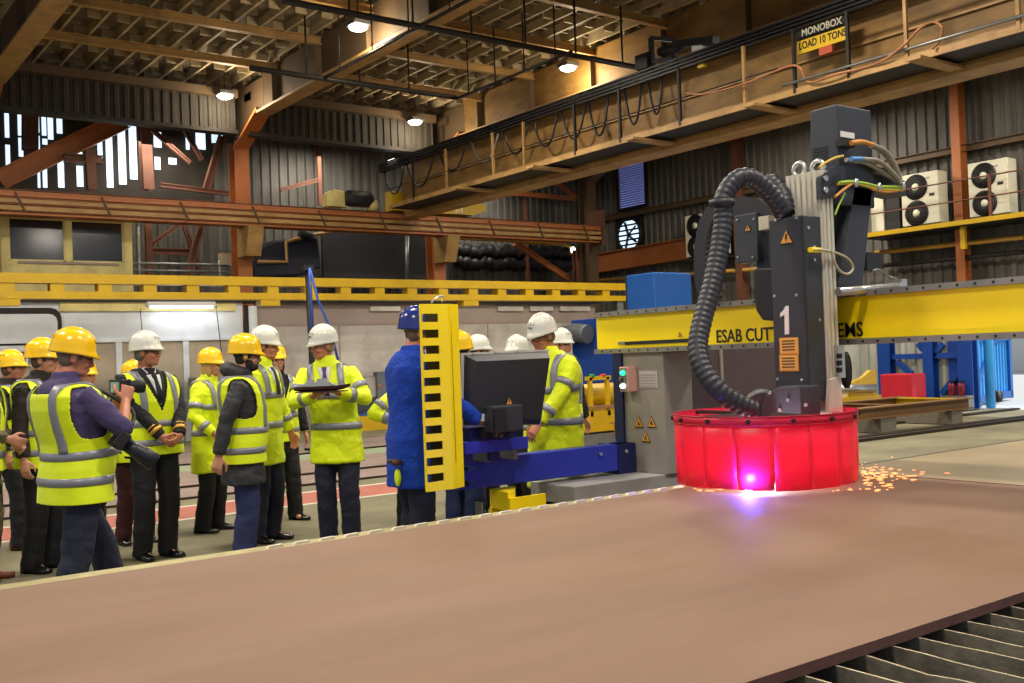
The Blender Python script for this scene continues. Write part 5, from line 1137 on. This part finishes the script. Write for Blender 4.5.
sp = W(MB().box((at(836.5, 345, Y=3.8).x, 3.79, at(838, 378, Y=3.8).z), (at(843, 345, Y=3.8).x, 3.83, at(838, 345, Y=3.8).z)), 'switch_plate', m_bolt, h)
for py in (356, 363, 370): p = at(840, py, Y=3.78); W(MB().cbox((p.x, 3.785, p.z), (.03, .02, .03)), 'limit_switch', m_black, sp)
p = at(846, 370, Y=3.82); W(MB().ell(p, (.03, .04, .12), 10, 8), 'black_knob', m_black, h)
# torch hood
yl, yr = at(762, 400, X=4.86).y, at(801, 400, X=4.86).y; z0, z1 = 1.02, at(785, 386, X=4.86).z
def hood(x, k=1): return [(x, yr, z0), (x, yr, z1-.0), (x, (yl+yr)/2+.01, z1), (x, yl-.03, z1-.05), (x, yl+.01, z1-.12), (x, yl+.03, z0)]
W(MB().loft([hood(4.86), hood(5.04)], smooth=False), 'torch_hood', m_char, h, bevel=.01)
W(MB().cyl((4.9, yl+.02, 1.1), (5.02, yl+.13, 1.12), .13, 18), 'duct_stub', m_char, h)
for px, py in ((770, 393), (788, 400), (780, 410), (806, 405)): p = at(px, py, X=4.855); W(MB().cyl((4.848, p.y, p.z), (4.86, p.y, p.z), .01, 8), 'bolt', m_bolt, h)
W(MB().cyl((4.81, 4.03, .745), (4.81, 4.03, 1.05), .05, 14, .07), 'torch', m_dark, h)
# skirt: vinyl flaps hanging from a bolted rim
m_vinyl = bpy.data.materials.new('red_vinyl'); m_vinyl.use_nodes = True
nt = m_vinyl.node_tree; b = nt.nodes['Principled BSDF']; b.inputs['Base Color'].default_value = (*hexc('#e02a50'), 1); b.inputs['Roughness'].default_value = .35
tr = nt.nodes.new('ShaderNodeBsdfTranslucent'); tr.inputs[0].default_value = (*hexc('#ff4468'), 1); mx = nt.nodes.new('ShaderNodeMixShader'); mx.inputs[0].default_value = .35
nt.links.new(b.outputs[0], mx.inputs[1]); nt.links.new(tr.outputs[0], mx.inputs[2]); nt.links.new(mx.outputs[0], nt.nodes['Material Output'].inputs[0])
m_rim = mat('red_rim', '#b3162c', .4)
cx, cy, R0, ZT = 4.81, 4.03, .523, 1.12
NF = 16
sk = None
for k in range(NF):
    a0, a1 = 2*pi*k/NF, 2*pi*(k+1)/NF; vs = []; n = 6
    for i in range(n+1):
        t_ = i/n; aa = a0+(a1-a0)*t_
        for z, g_, dr in ((ZT, 0, .002), (.95, 0, .002), (.84, .001, .001), (.72, .008, -.004+.003*sin(k*2.3))):
            aa2 = aa + (g_ if t_ < .01 else (-g_ if t_ > .99 else 0)) * (1 if k % 3 == 0 else .3)
            vs.append((cx+(R0+dr)*cos(aa2), cy+(R0+dr)*sin(aa2), z+.004*sin(k*1.7)*(z < .8)))
    fs = [(4*i+j, 4*i+4+j, 4*i+5+j, 4*i+1+j) for i in range(n) for j in range(3)]
    mb = MB().add(vs, fs, True); o = W(mb, 'skirt_flap', m_vinyl, h, fix=False); sd = o.modifiers.new('thick', 'SOLIDIFY'); sd.thickness = .003
mb = MB(); rings = []
for k in range(49):
    a = 2*pi*k/48; rings.append([(cx+(R0+d)*cos(a), cy+(R0+d)*sin(a), z) for d, z in ((.004, ZT-.045), (.012, ZT-.045), (.012, ZT+.002), (.004, ZT+.002))])
rim = W(MB().loft(rings, False, True, True), 'skirt_rim', m_vinyl, h)
for zz in (ZT-.045, ZT+.003): W(MB().tube([(cx+(R0+.012)*cos(2*pi*k/48), cy+(R0+.012)*sin(2*pi*k/48), zz) for k in range(49)], .0035, 6, False), 'rim_edge', m_rim, rim)
for k in range(14): a = 2*pi*(k+.2)/14; W(MB().cyl((cx+(R0+.01)*cos(a), cy+(R0+.01)*sin(a), ZT-.022), (cx+(R0+.025)*cos(a), cy+(R0+.025)*sin(a), ZT-.022), .013, 8), 'rim_bolt', m_dark, rim)
for a in (.3, 1.6, 2.9, 4.4): W(MB().bar((cx+.1*cos(a), cy+.1*sin(a), ZT-.01), (cx+.52*cos(a), cy+.52*sin(a), ZT-.01), .04, .02), 'skirt_spoke', m_dark, h)
# ribbed suction hose
def ribbed(path, r, name, n=10, pitch=.036, rr=.055):
    path = spline(path, 12); L = [0]
    for i in range(1, len(path)): L.append(L[-1]+(path[i]-path[i-1]).length)
    pts, rs = [], []; s = 0; i = 0; k = 0
    while s < L[-1]:
        while L[i+1] < s: i += 1
        f = (s-L[i])/max(1e-6, L[i+1]-L[i]); pts.append(path[i].lerp(path[i+1], f)); rs.append(r*(1+rr*(.7 if k % 4 in (0, 1) else -.7))); s += pitch/4; k += 1
    return W(MB().tube(pts, rs, n), name, m_hose, h)
hp = [(749, 411, 5.75), (733, 403, 5.72), (712, 388, 5.72), (698, 366, 5.78), (694, 345, 5.85), (699, 318, 5.92), (707, 290, 5.98), (714, 258, 6.04), (719, 225, 6.08), (724, 198, 6.1), (736, 180, 6.12), (750, 178, 6.15), (765, 188, 6.18), (777, 203, 6.2), (783, 214, 6.22)]
ribbed([at(x+4*(y > 220), y, D=d) for x, y, d in hp], .057, 'suction_hose', 16)
ribbed([at(x, y, D=d) for x, y, d in [(767, 183, 6.45), (775, 184, 6.42), (784, 198, 6.35), (786, 214, 6.3)]], .055, 'short_hose', 14)
p = at(722, 203, D=6.09); W(MB().lathe([(.06, -.018), (.076, -.018), (.076, .018), (.06, .018)], p, 18, True), 'hose_clamp', m_chard, h)
pl = [(731, 209), (738, 196), (757, 198), (776, 213), (772, 217), (735, 216)]
W(MB().prism([at(x, y, X=5.3) for x, y in pl], (.03, 0, 0)), 'hose_bracket', m_chard, h)
a, b = at(734, 216, X=5.27), at(758, 261, X=5.27)
bx_ = W(MB().box((5.27, b.y, b.z), (5.45, a.y, a.z)), 'relay_box', m_char, h, bevel=.006)
triangle(bx_, at(748, 228, X=5.268), .026, X=1)
for px, py in ((737, 220), (754, 219), (738, 257), (753, 257)): p = at(px, py, X=5.268); W(MB().cyl((5.262, p.y, p.z), (5.27, p.y, p.z), .007, 8), 'bolt', m_bolt, bx_)
a, b = at(758, 217, X=5.2), at(769, 229, X=5.2); W(MB().box((5.2, b.y, b.z), (5.28, a.y, a.z)), 'white_switch_box', m_ac, h, bevel=.004)
a, b = at(755, 222, X=5.33), at(776, 272, X=5.33); W(MB().box((5.33, b.y, b.z), (5.48, a.y, a.z)), 'mounting_plate', m_char, h)
pl = [(754, 268), (773, 268), (773, 321), (762, 320), (756, 311), (754, 300)]
W(MB().prism([at(x, y, X=5.25) for x, y in pl], (.14, 0, 0)), 'cable_duct', m_chard, h, bevel=.01)
# cable chain loop behind the hose
pts = spline([at(x, y, X=5.44) for x, y in [(748, 214), (727, 207), (713, 216), (706, 238), (704, 262), (706, 285), (714, 300)]], 8)
rings = []
for i, p in enumerate(pts):
    t_ = (pts[min(i+1, len(pts)-1)]-pts[max(i-1, 0)]).normalized(); n_ = V((0, -t_.z, t_.y)); k_ = .05*(1+.12*(i % 2))
    rings.append([p+n_*k_+V((-.05, 0, 0)), p+n_*k_+V((.05, 0, 0)), p-n_*k_+V((.05, 0, 0)), p-n_*k_+V((-.05, 0, 0))])
W(MB().loft(rings, True, True, False), 'cable_chain', m_chard, h)
# cables
def cab(pts, r, m, Y, name='cable'): return W(MB().tube(spline([at(x, y, Y=Y) for x, y in pts], 8), r, 8), name, m, h)
m_or = mat('orange_cable', '#c88432', .5); m_gc = mat('grey_cable', '#8b8778', .45); m_yg = mat('green_cable', '#8fae2a', .5); m_yc = mat('yellow_cable', '#c2a83a', .5); m_cr = mat('cream_cable', '#b0a589', .5); m_bl = mat('blue_cable', '#4f86c4', .5)
cab([(851, 143), (862, 142), (873, 145)], .016, m_or, 3.76, 'orange_cable')
cab([(873, 145), (885, 151), (894, 163), (900, 177)], .015, m_gc, 3.76); cab([(871, 146), (882, 152), (892, 164), (898, 178)], .013, m_gc, 3.80)
cab([(851, 159), (862, 159)], .015, m_bl, 3.76, 'blue_cable_end'); cab([(862, 159), (878, 161), (890, 170), (899, 180)], .015, m_gc, 3.76); cab([(846, 160), (866, 163), (884, 173), (898, 182)], .014, m_gc, 3.79); cab([(858, 160), (876, 168), (896, 181)], .014, m_gc, 3.82)
cab([(843, 156), (835, 158), (825, 163), (819, 168)], .008, m_yc, 3.76, 'yellow_wire')
cab([(839, 183), (852, 182), (866, 184), (880, 187), (904, 187)], .012, m_yg, 3.78, 'green_wire'); cab([(838, 184), (855, 183.5), (878, 189), (903, 190)], .009, m_yc, 3.78, 'yellow_wire')
cab([(853, 183), (843, 190), (835, 197)], .009, m_or, 3.78, 'orange_wire'); cab([(845, 193), (839, 205), (835, 215)], .006, m_yg, 3.79, 'green_wire'); cab([(871, 189), (885, 192), (897, 191)], .007, m_or, 3.78, 'orange_wire')
for px, py in ((856, 183), (879, 187), (900, 180), (903, 186)): p = at(px, py, Y=3.77); W(MB().ell(p, (.018, .018, .03), 8, 6), 'cable_tie', m_bolt, h)
cab([(813, 250), (822, 250), (836, 253), (848, 259), (853, 268), (848, 274), (840, 271), (834, 261), (832, 252)], .008, m_cr, 3.80, 'cream_cable')
p = at(815, 250, Y=3.81); W(MB().cyl((p.x-.05, 3.81, p.z), (p.x+.05, 3.81, p.z), .016, 10), 'yellow_plug', m_gy, h)
# arc and sparks
ap = at(748, 493.5, Z=PZ); ARC = V((ap.x, ap.y, PZ+.012))
m_arc = mat('plasma_arc', '#ffffff', .5, emit='#dfe0ff', es=60)
tag(MB().ell(ARC, (.022, .022, .012), 12, 8).build('plasma_arc', m_arc), 'blinding blue white plasma arc at the foot of the red skirt', 'arc')
m_spk = mat('hot_spark', '#ffb070', .5, emit='#ff9a5c', es=1.5)
mb = MB(); rnd = random.Random(5)
for k in range(130):
    if k < 100: px, py = 862+abs(rnd.gauss(0, 24)), 476+rnd.gauss(0, 6)
    else: px, py = 690+rnd.random()*180, 489.5+rnd.gauss(0, .7)
    if px > 1000: continue
    p = at(px, py, Z=PZ+.004)
    if hypot(p.x-cx, p.y-cy) < R0+.015 and k < 100: continue
    l = rnd.uniform(.004, .02); mb.ell(p, (l*1.2, l*.7, .003), 7, 5, Matrix.Rotation(rnd.uniform(-1, .4)-.6, 3, 'Z'))
o = mb.build('spark_spray', m_spk); tag(o, 'spray of glowing orange sparks scattered right of the red skirt', 'sparks', kind='stuff')
mb = MB()
for k in range(24):
    px = 693+7.3*k; p = at(px, 489.8-.0*k+ (abs(k-11)/11)**2*-6, Z=PZ+.003); mb.ell(p, (rnd.uniform(.006, .03), .006, .003), 8, 5, Matrix.Rotation(-.64, 3, 'Z'))
# ================================================================== THINGS ON THE FLOOR BEYOND
# blue dust collector with duct
t = thing('dust_collector', 'tall blue dust collector box with grey duct behind the yellow beam end', 'machine', (14.5, 14.2, 0))
c0 = at(655, 300, X=14.4); DX, DYy = c0.x, c0.y
yl = at(627, 300, X=DX).y; xr = at(692, 300, Y=DYy).x; zt = at(655, 272, X=DX).z
W(MB().box((DX, DYy, 1.2), (xr, yl, zt)), 'upper_box', mat('collector_blue', '#1257a8', .5, var=.08, scale=2), t, bevel=.02)
xl2 = at(572, 350, X=DX-.1).y; W(MB().box((DX-.1, DYy+.1, .15), (xr, xl2, at(600, 318, X=DX-.1).z)), 'lower_box', m_blue, t, bevel=.02)
for y in (DYy+.25, xl2-.1): W(MB().box((DX+.1, y-.06, 0), (xr-.1, y+.06, .15)), 'foot', m_navyd, t)
W(MB().tube(spline([at(556, 357, X=DX-.35), at(559, 340, X=DX-.35), at(570, 333, X=DX-.35), at(588, 334, X=DX-.3)], 6), .2, 14), 'duct', mat('grey_duct', '#5d6166', .5, .3), t)
# yellow trough machine behind the operator
p0 = at(604, 447, Z=0); YY = p0.y
t = thing('yellow_trough', 'yellow trough machine with button post seen between operator and pillar', 'machine', (p0.x, YY, 0))
def tq(px, py): return at(px, py, Y=YY)
a, b = tq(560, 412), tq(640, 440); W(MB().box((a.x, YY, .25), (b.x, YY+.5, tq(604, 410).z)), 'trough', m_yel, t, bevel=.01)
W(MB().box((a.x, YY-.02, .0), (b.x, YY+.4, .22)), 'base', m_galv, t)
W(MB().cyl((a.x, YY+.35, tq(604, 395).z), (b.x, YY+.35, tq(604, 395).z), .18, 18), 'roller', m_yel, t)
W(MB().bar(tq(560, 410), tq(640, 404), .05, .05), 'edge_bar', m_ydark, t)
for px in (591, 608): W(MB().box((tq(px, 380).x-.03, YY+.0, .5), (tq(px, 380).x+.03, YY+.06, tq(600, 377).z)), 'post', m_yel, t)
W(MB().box((tq(588, 380).x, YY, tq(600, 380).z), (tq(611, 380).x, YY+.08, tq(600, 376).z)), 'cross_bar', m_yel, t)
for px, cc in ((593, '#1f8a3c'), (604, '#d0281e')): p = tq(px, 374); W(MB().cyl((p.x, YY+.03, tq(600, 377).z), (p.x, YY+.03, p.z), .045, 12), 'button', mat('btn'+cc[1:], cc, .4), t)
# grey conveyor machine behind the ship model
p0 = at(365, 430, Z=0); YY2 = p0.y
t = thing('conveyor_machine', 'grey and blue conveyor machine by the wall, right of the man holding the ship', 'machine', (p0.x, YY2, 0))
def cq(px, py): return at(px, py, Y=YY2)
W(MB().box((cq(365, 377).x, YY2, cq(370, 405).z), (cq(381, 377).x, YY2+.6, cq(370, 377).z)), 'grey_cabinet', mat('cabinet_grey', '#a39f98', .5), t, bevel=.02)
W(MB().box((cq(375, 371).x, YY2-.1, cq(378, 400).z), (cq(386, 371).x, YY2+.1, cq(378, 372).z)), 'control_panel', mat('panel_grey', '#5d656d', .5), t, bevel=.01)
W(MB().prism([cq(x, y) for x, y in [(340, 418), (352, 410), (388, 396), (392, 398), (392, 425), (340, 428)]], (0, .8, 0)), 'conveyor_body', mat('conveyor_blue', '#2f5a8a', .5), t)
W(MB().prism([V((q.x, q.y-.05, q.z)) for q in [cq(x, y) for x, y in [(338, 412), (388, 391), (392, 394), (392, 400), (340, 420)]]], (0, .9, 0)), 'belt', m_char, t)
p = cq(377, 386); W(MB().cyl((p.x, YY2-.13, p.z), (p.x, YY2-.1, p.z), .04, 10), 'orange_knob', m_orange, t)
W(MB().box((cq(335, 430).x, YY2-.3, 0), (cq(392, 430).x, YY2-.15, .32)), 'yellow_kerb', m_yel, t)
# lifting post with blue straps behind the ship man
bp = at(312, 330, Y=16.5)
t = thing('lifting_post', 'slim black lifting post with blue hoses behind the man with the ship', 'post', (bp.x, 16.5, 0))
W(MB().cyl((bp.x, 16.5, 0), (bp.x-.04, 16.5, at(309, 267, Y=16.5).z), .055, 10), 'mast', m_black, t); W(MB().box((bp.x-.15, 16.35, 0), (bp.x+.15, 16.65, .04)), 'base', m_dark, t)
m_bh = mat('blue_hose', '#1f4fb0', .5)
W(MB().tube([at(309, 268, Y=16.4), at(311, 300, Y=16.4), at(312, 345, Y=16.4)], .02, 8), 'blue_hose', m_bh, t); W(MB().tube([at(310, 268, Y=16.4), at(318, 300, Y=16.35), at(331, 331, Y=16.3), at(338, 360, Y=16.3)], .022, 8), 'blue_hose', m_bh, t)
W(MB().cbox(at(307, 268, Y=16.5), (.2, .15, .1)), 'head', m_black, t)
# steel frame on blocks at the right
FYY = 10.2
t = thing('girder_skid', 'rust brown steel I beam frame lying on a yellow grey block', 'frame', (15.5, 10.5, 0))
def sfq(px, py, Y=FYY): return at(px, py, Y=Y)
xe = sfq(971, 395).x; x0 = 10.5; zt = .60; zb = .30
za, zb = sfq(905, 404).z, sfq(905, 415.5).z
W(MB().ibeam((x0, FYY+.06, (za+zb)/2), (xe, FYY+.06, (za+zb)/2), .2, za-zb, .02), 'near_beam', mat('rust_beam', '#7d5a2e', .6, .1, var=.2, scale=3, dirt='#553a1c', damt=.5), t)
W(MB().ibeam((x0, FYY+1.5, (za+zb)/2), (xe+.2, FYY+1.5, (za+zb)/2), .2, za-zb, .02), 'far_beam', MATS['rust_beam'], t)
W(MB().ibeam((xe-.1, FYY+.1, (za+zb)/2), (xe-.1, FYY+1.5, (za+zb)/2), .2, za-zb-.02, .02), 'end_beam', m_yel, t)
for x in (13, 16): W(MB().ibeam((x, FYY+.1, (za+zb)/2), (x, FYY+1.5, (za+zb)/2), .15, za-zb-.04, .02), 'cross_beam', MATS['rust_beam'], t)
for k, (px0, px1) in enumerate(((877, 899),)):
    a, b = sfq(px0, 430).x, sfq(px1, 430).x; tag(MB().box((a+.1, FYY-.02, 0), (b-.1, FYY+1.7, zb)).build('support_block', mat('block_grey', '#6c6558', .7, var=.15)), 'square grey block under the rust brown steel frame', 'block')
tag(MB().box((xe-.7, FYY-.02, 0), (xe-.35, FYY+1.7, zb)).build('support_block', MATS['block_grey']), 'grey block under the far right end of the steel frame', 'block')
# yellow cradle with silver roller
Yr = 12.2
t = thing('roller_cradle', 'yellow cradle holding a silver roller behind the steel frame', 'cradle', at(860, 405, Y=Yr))
def rq(px, py): return at(px, py, Y=Yr)
W(MB().prism([rq(x, y) for x, y in [(851, 397), (876, 397), (876, 370), (871, 370), (862, 378), (851, 383)]], (0, .08, 0)), 'end_plate', m_yel, t)
W(MB().box((rq(838, 400).x, Yr-.1, 0), (rq(877, 400).x, Yr+.5, rq(850, 397).z)), 'base', m_yel, t)
W(MB().cyl(rq(835, 389), rq(874, 388), .09, 16), 'roller', m_bolt, t)
# red box
c0 = at(912, 395, Y=12.6); t_z = at(912, 374, Y=12.6).z
a = at(881, 395, X=c0.x)
tag(MB().box((c0.x, 12.6, 0), (c0.x+.55, a.y, t_z)).build('red_box', m_redp, bevel=.02), 'big red box standing behind the rust brown steel frame', 'box')
# fire extinguishers
for px, lab in ((952, 'red fire extinguisher by the wall, left of the pair'), (961.5, 'red fire extinguisher by the wall, right of the pair')):
    p = at(px, 394, X=XE-.45); z = .30
    t = thing('fire_extinguisher', lab, 'fire extinguisher', (p.x, p.y, z), 0, 'fire extinguishers')
    W(MB().lathe([(0, z), (.075, z), (.075, z+.22), (.055, z+.26), (.025, z+.28), (0, z+.28)], (p.x, p.y, 0), 14), 'cylinder', mat('extinguisher_red', '#8f1c24', .4), t)
    W(MB().cbox((p.x, p.y, z+.305), (.04, .09, .05)), 'valve', m_black, t); W(MB().tube(spline([(p.x-.03, p.y, z+.3), (p.x-.10, p.y-.06, z+.24), (p.x-.09, p.y-.05, z+.1)], 5), .012, 6), 'hose', m_black, t)
yA, yB = at(948, 394, X=XE-.45).y, at(966, 394, X=XE-.45).y
tag(MB().box((XE-.58, yB-.1, 0), (XE-.32, yA+.1, .30)).build('extinguisher_stand', m_galv), 'low grey stand under the two fire extinguishers', 'stand')
# black camera bag like gear behind the visitors
# ragged shadow rows on the far corner wall, modelled as lumpy black tubes
for y0, lab in ((252, 'black lumpy shadow band modelled along the corrugated wall, upper of two'), (264, 'black lumpy shadow band modelled along the corrugated wall, lower of two')):
    a, b = at(456, y0-1, Y=24.75), at(572, y0+1, Y=24.75); n = 46
    pts = [a.lerp(b, k/n)+V((0, 0, .05*sin(k*2.1)+.03*sin(k*.7))) for k in range(n+1)]
    tag(MB().tube(pts, [.13+.07*abs(sin(k*1.7+y0)) for k in range(n+1)], 8).build('shadow_band', m_cable), lab, 'shadow band')
# ================================================================== LIGHT
w = bpy.data.worlds.new('world'); SC.world = w; w.use_nodes = True
bg = w.node_tree.nodes['Background']; bg.inputs[0].default_value = (*hexc('#dfe9f5'), 1); bg.inputs[1].default_value = .55
def area(name, loc, size, power, col='#ffe6c2', rot=(0, 0, 0), sy=None):
    l = bpy.data.lights.new(name, 'AREA'); l.energy = power; l.size = size; l.color = hexc(col)
    if sy: l.shape = 'RECTANGLE'; l.size_y = sy
    o = bpy.data.objects.new(name, l); COL.objects.link(o); o.location = loc; o.rotation_euler = rot; return o
for x in (-1, 4.2, 9.4, 15, 19):
    for y in (2, 8.5, 15): area('hall_lamp', (x, y, 7.0), .7, 250, '#fff3e2')
for x in (0.5, 7.6, 11.8, 16.8): area('bay_fill_light', (x, 23.6, 6.6), 1.6, 75, '#fff3e2', (radians(25), 0, 0))  # unseen lights added to brighten the far wall
for o in [o for o in bpy.data.objects if o.name.startswith('high_bay_lamp')]:
    l = bpy.data.lights.new('lamp_light', 'POINT'); l.energy = 90; l.color = hexc('#ffeccb'); l.shadow_soft_size = .2
    q = bpy.data.objects.new('lamp_light', l); COL.objects.link(q); q.location = o.location + V((0, -.2, -.25))
def point(name, loc, power, col, r=.03):
    l = bpy.data.lights.new(name, 'POINT'); l.energy = power; l.color = hexc(col); l.shadow_soft_size = r
    q = bpy.data.objects.new(name, l); COL.objects.link(q); q.location = loc; return q
point('arc_light', ARC+V((-.05, -.05, .05)), 13, '#5a50ff', .03)
point('torch_light', (4.72, 3.95, .86), 20, '#ffe4ee', .05)
a_ = at(150, 306, Y=21.1); area('strip_light_glow', (a_.x+.8, 20.95, 2.75), 1.4, 6, '#f4f8ff', (radians(20), 0, 0), .15)
sl = bpy.data.lights.new('sun', 'SUN'); sl.energy = 4; sl.angle = .02; so = bpy.data.objects.new('sun', sl); COL.objects.link(so); so.rotation_euler = V((-1, .45, -1.1)).to_track_quat('-Z', 'Y').to_euler()
vs = SC.view_settings; vs.view_transform = 'Standard'; vs.look = 'None'; vs.exposure = 0.14; vs.gamma = 1; vs.use_curve_mapping = False
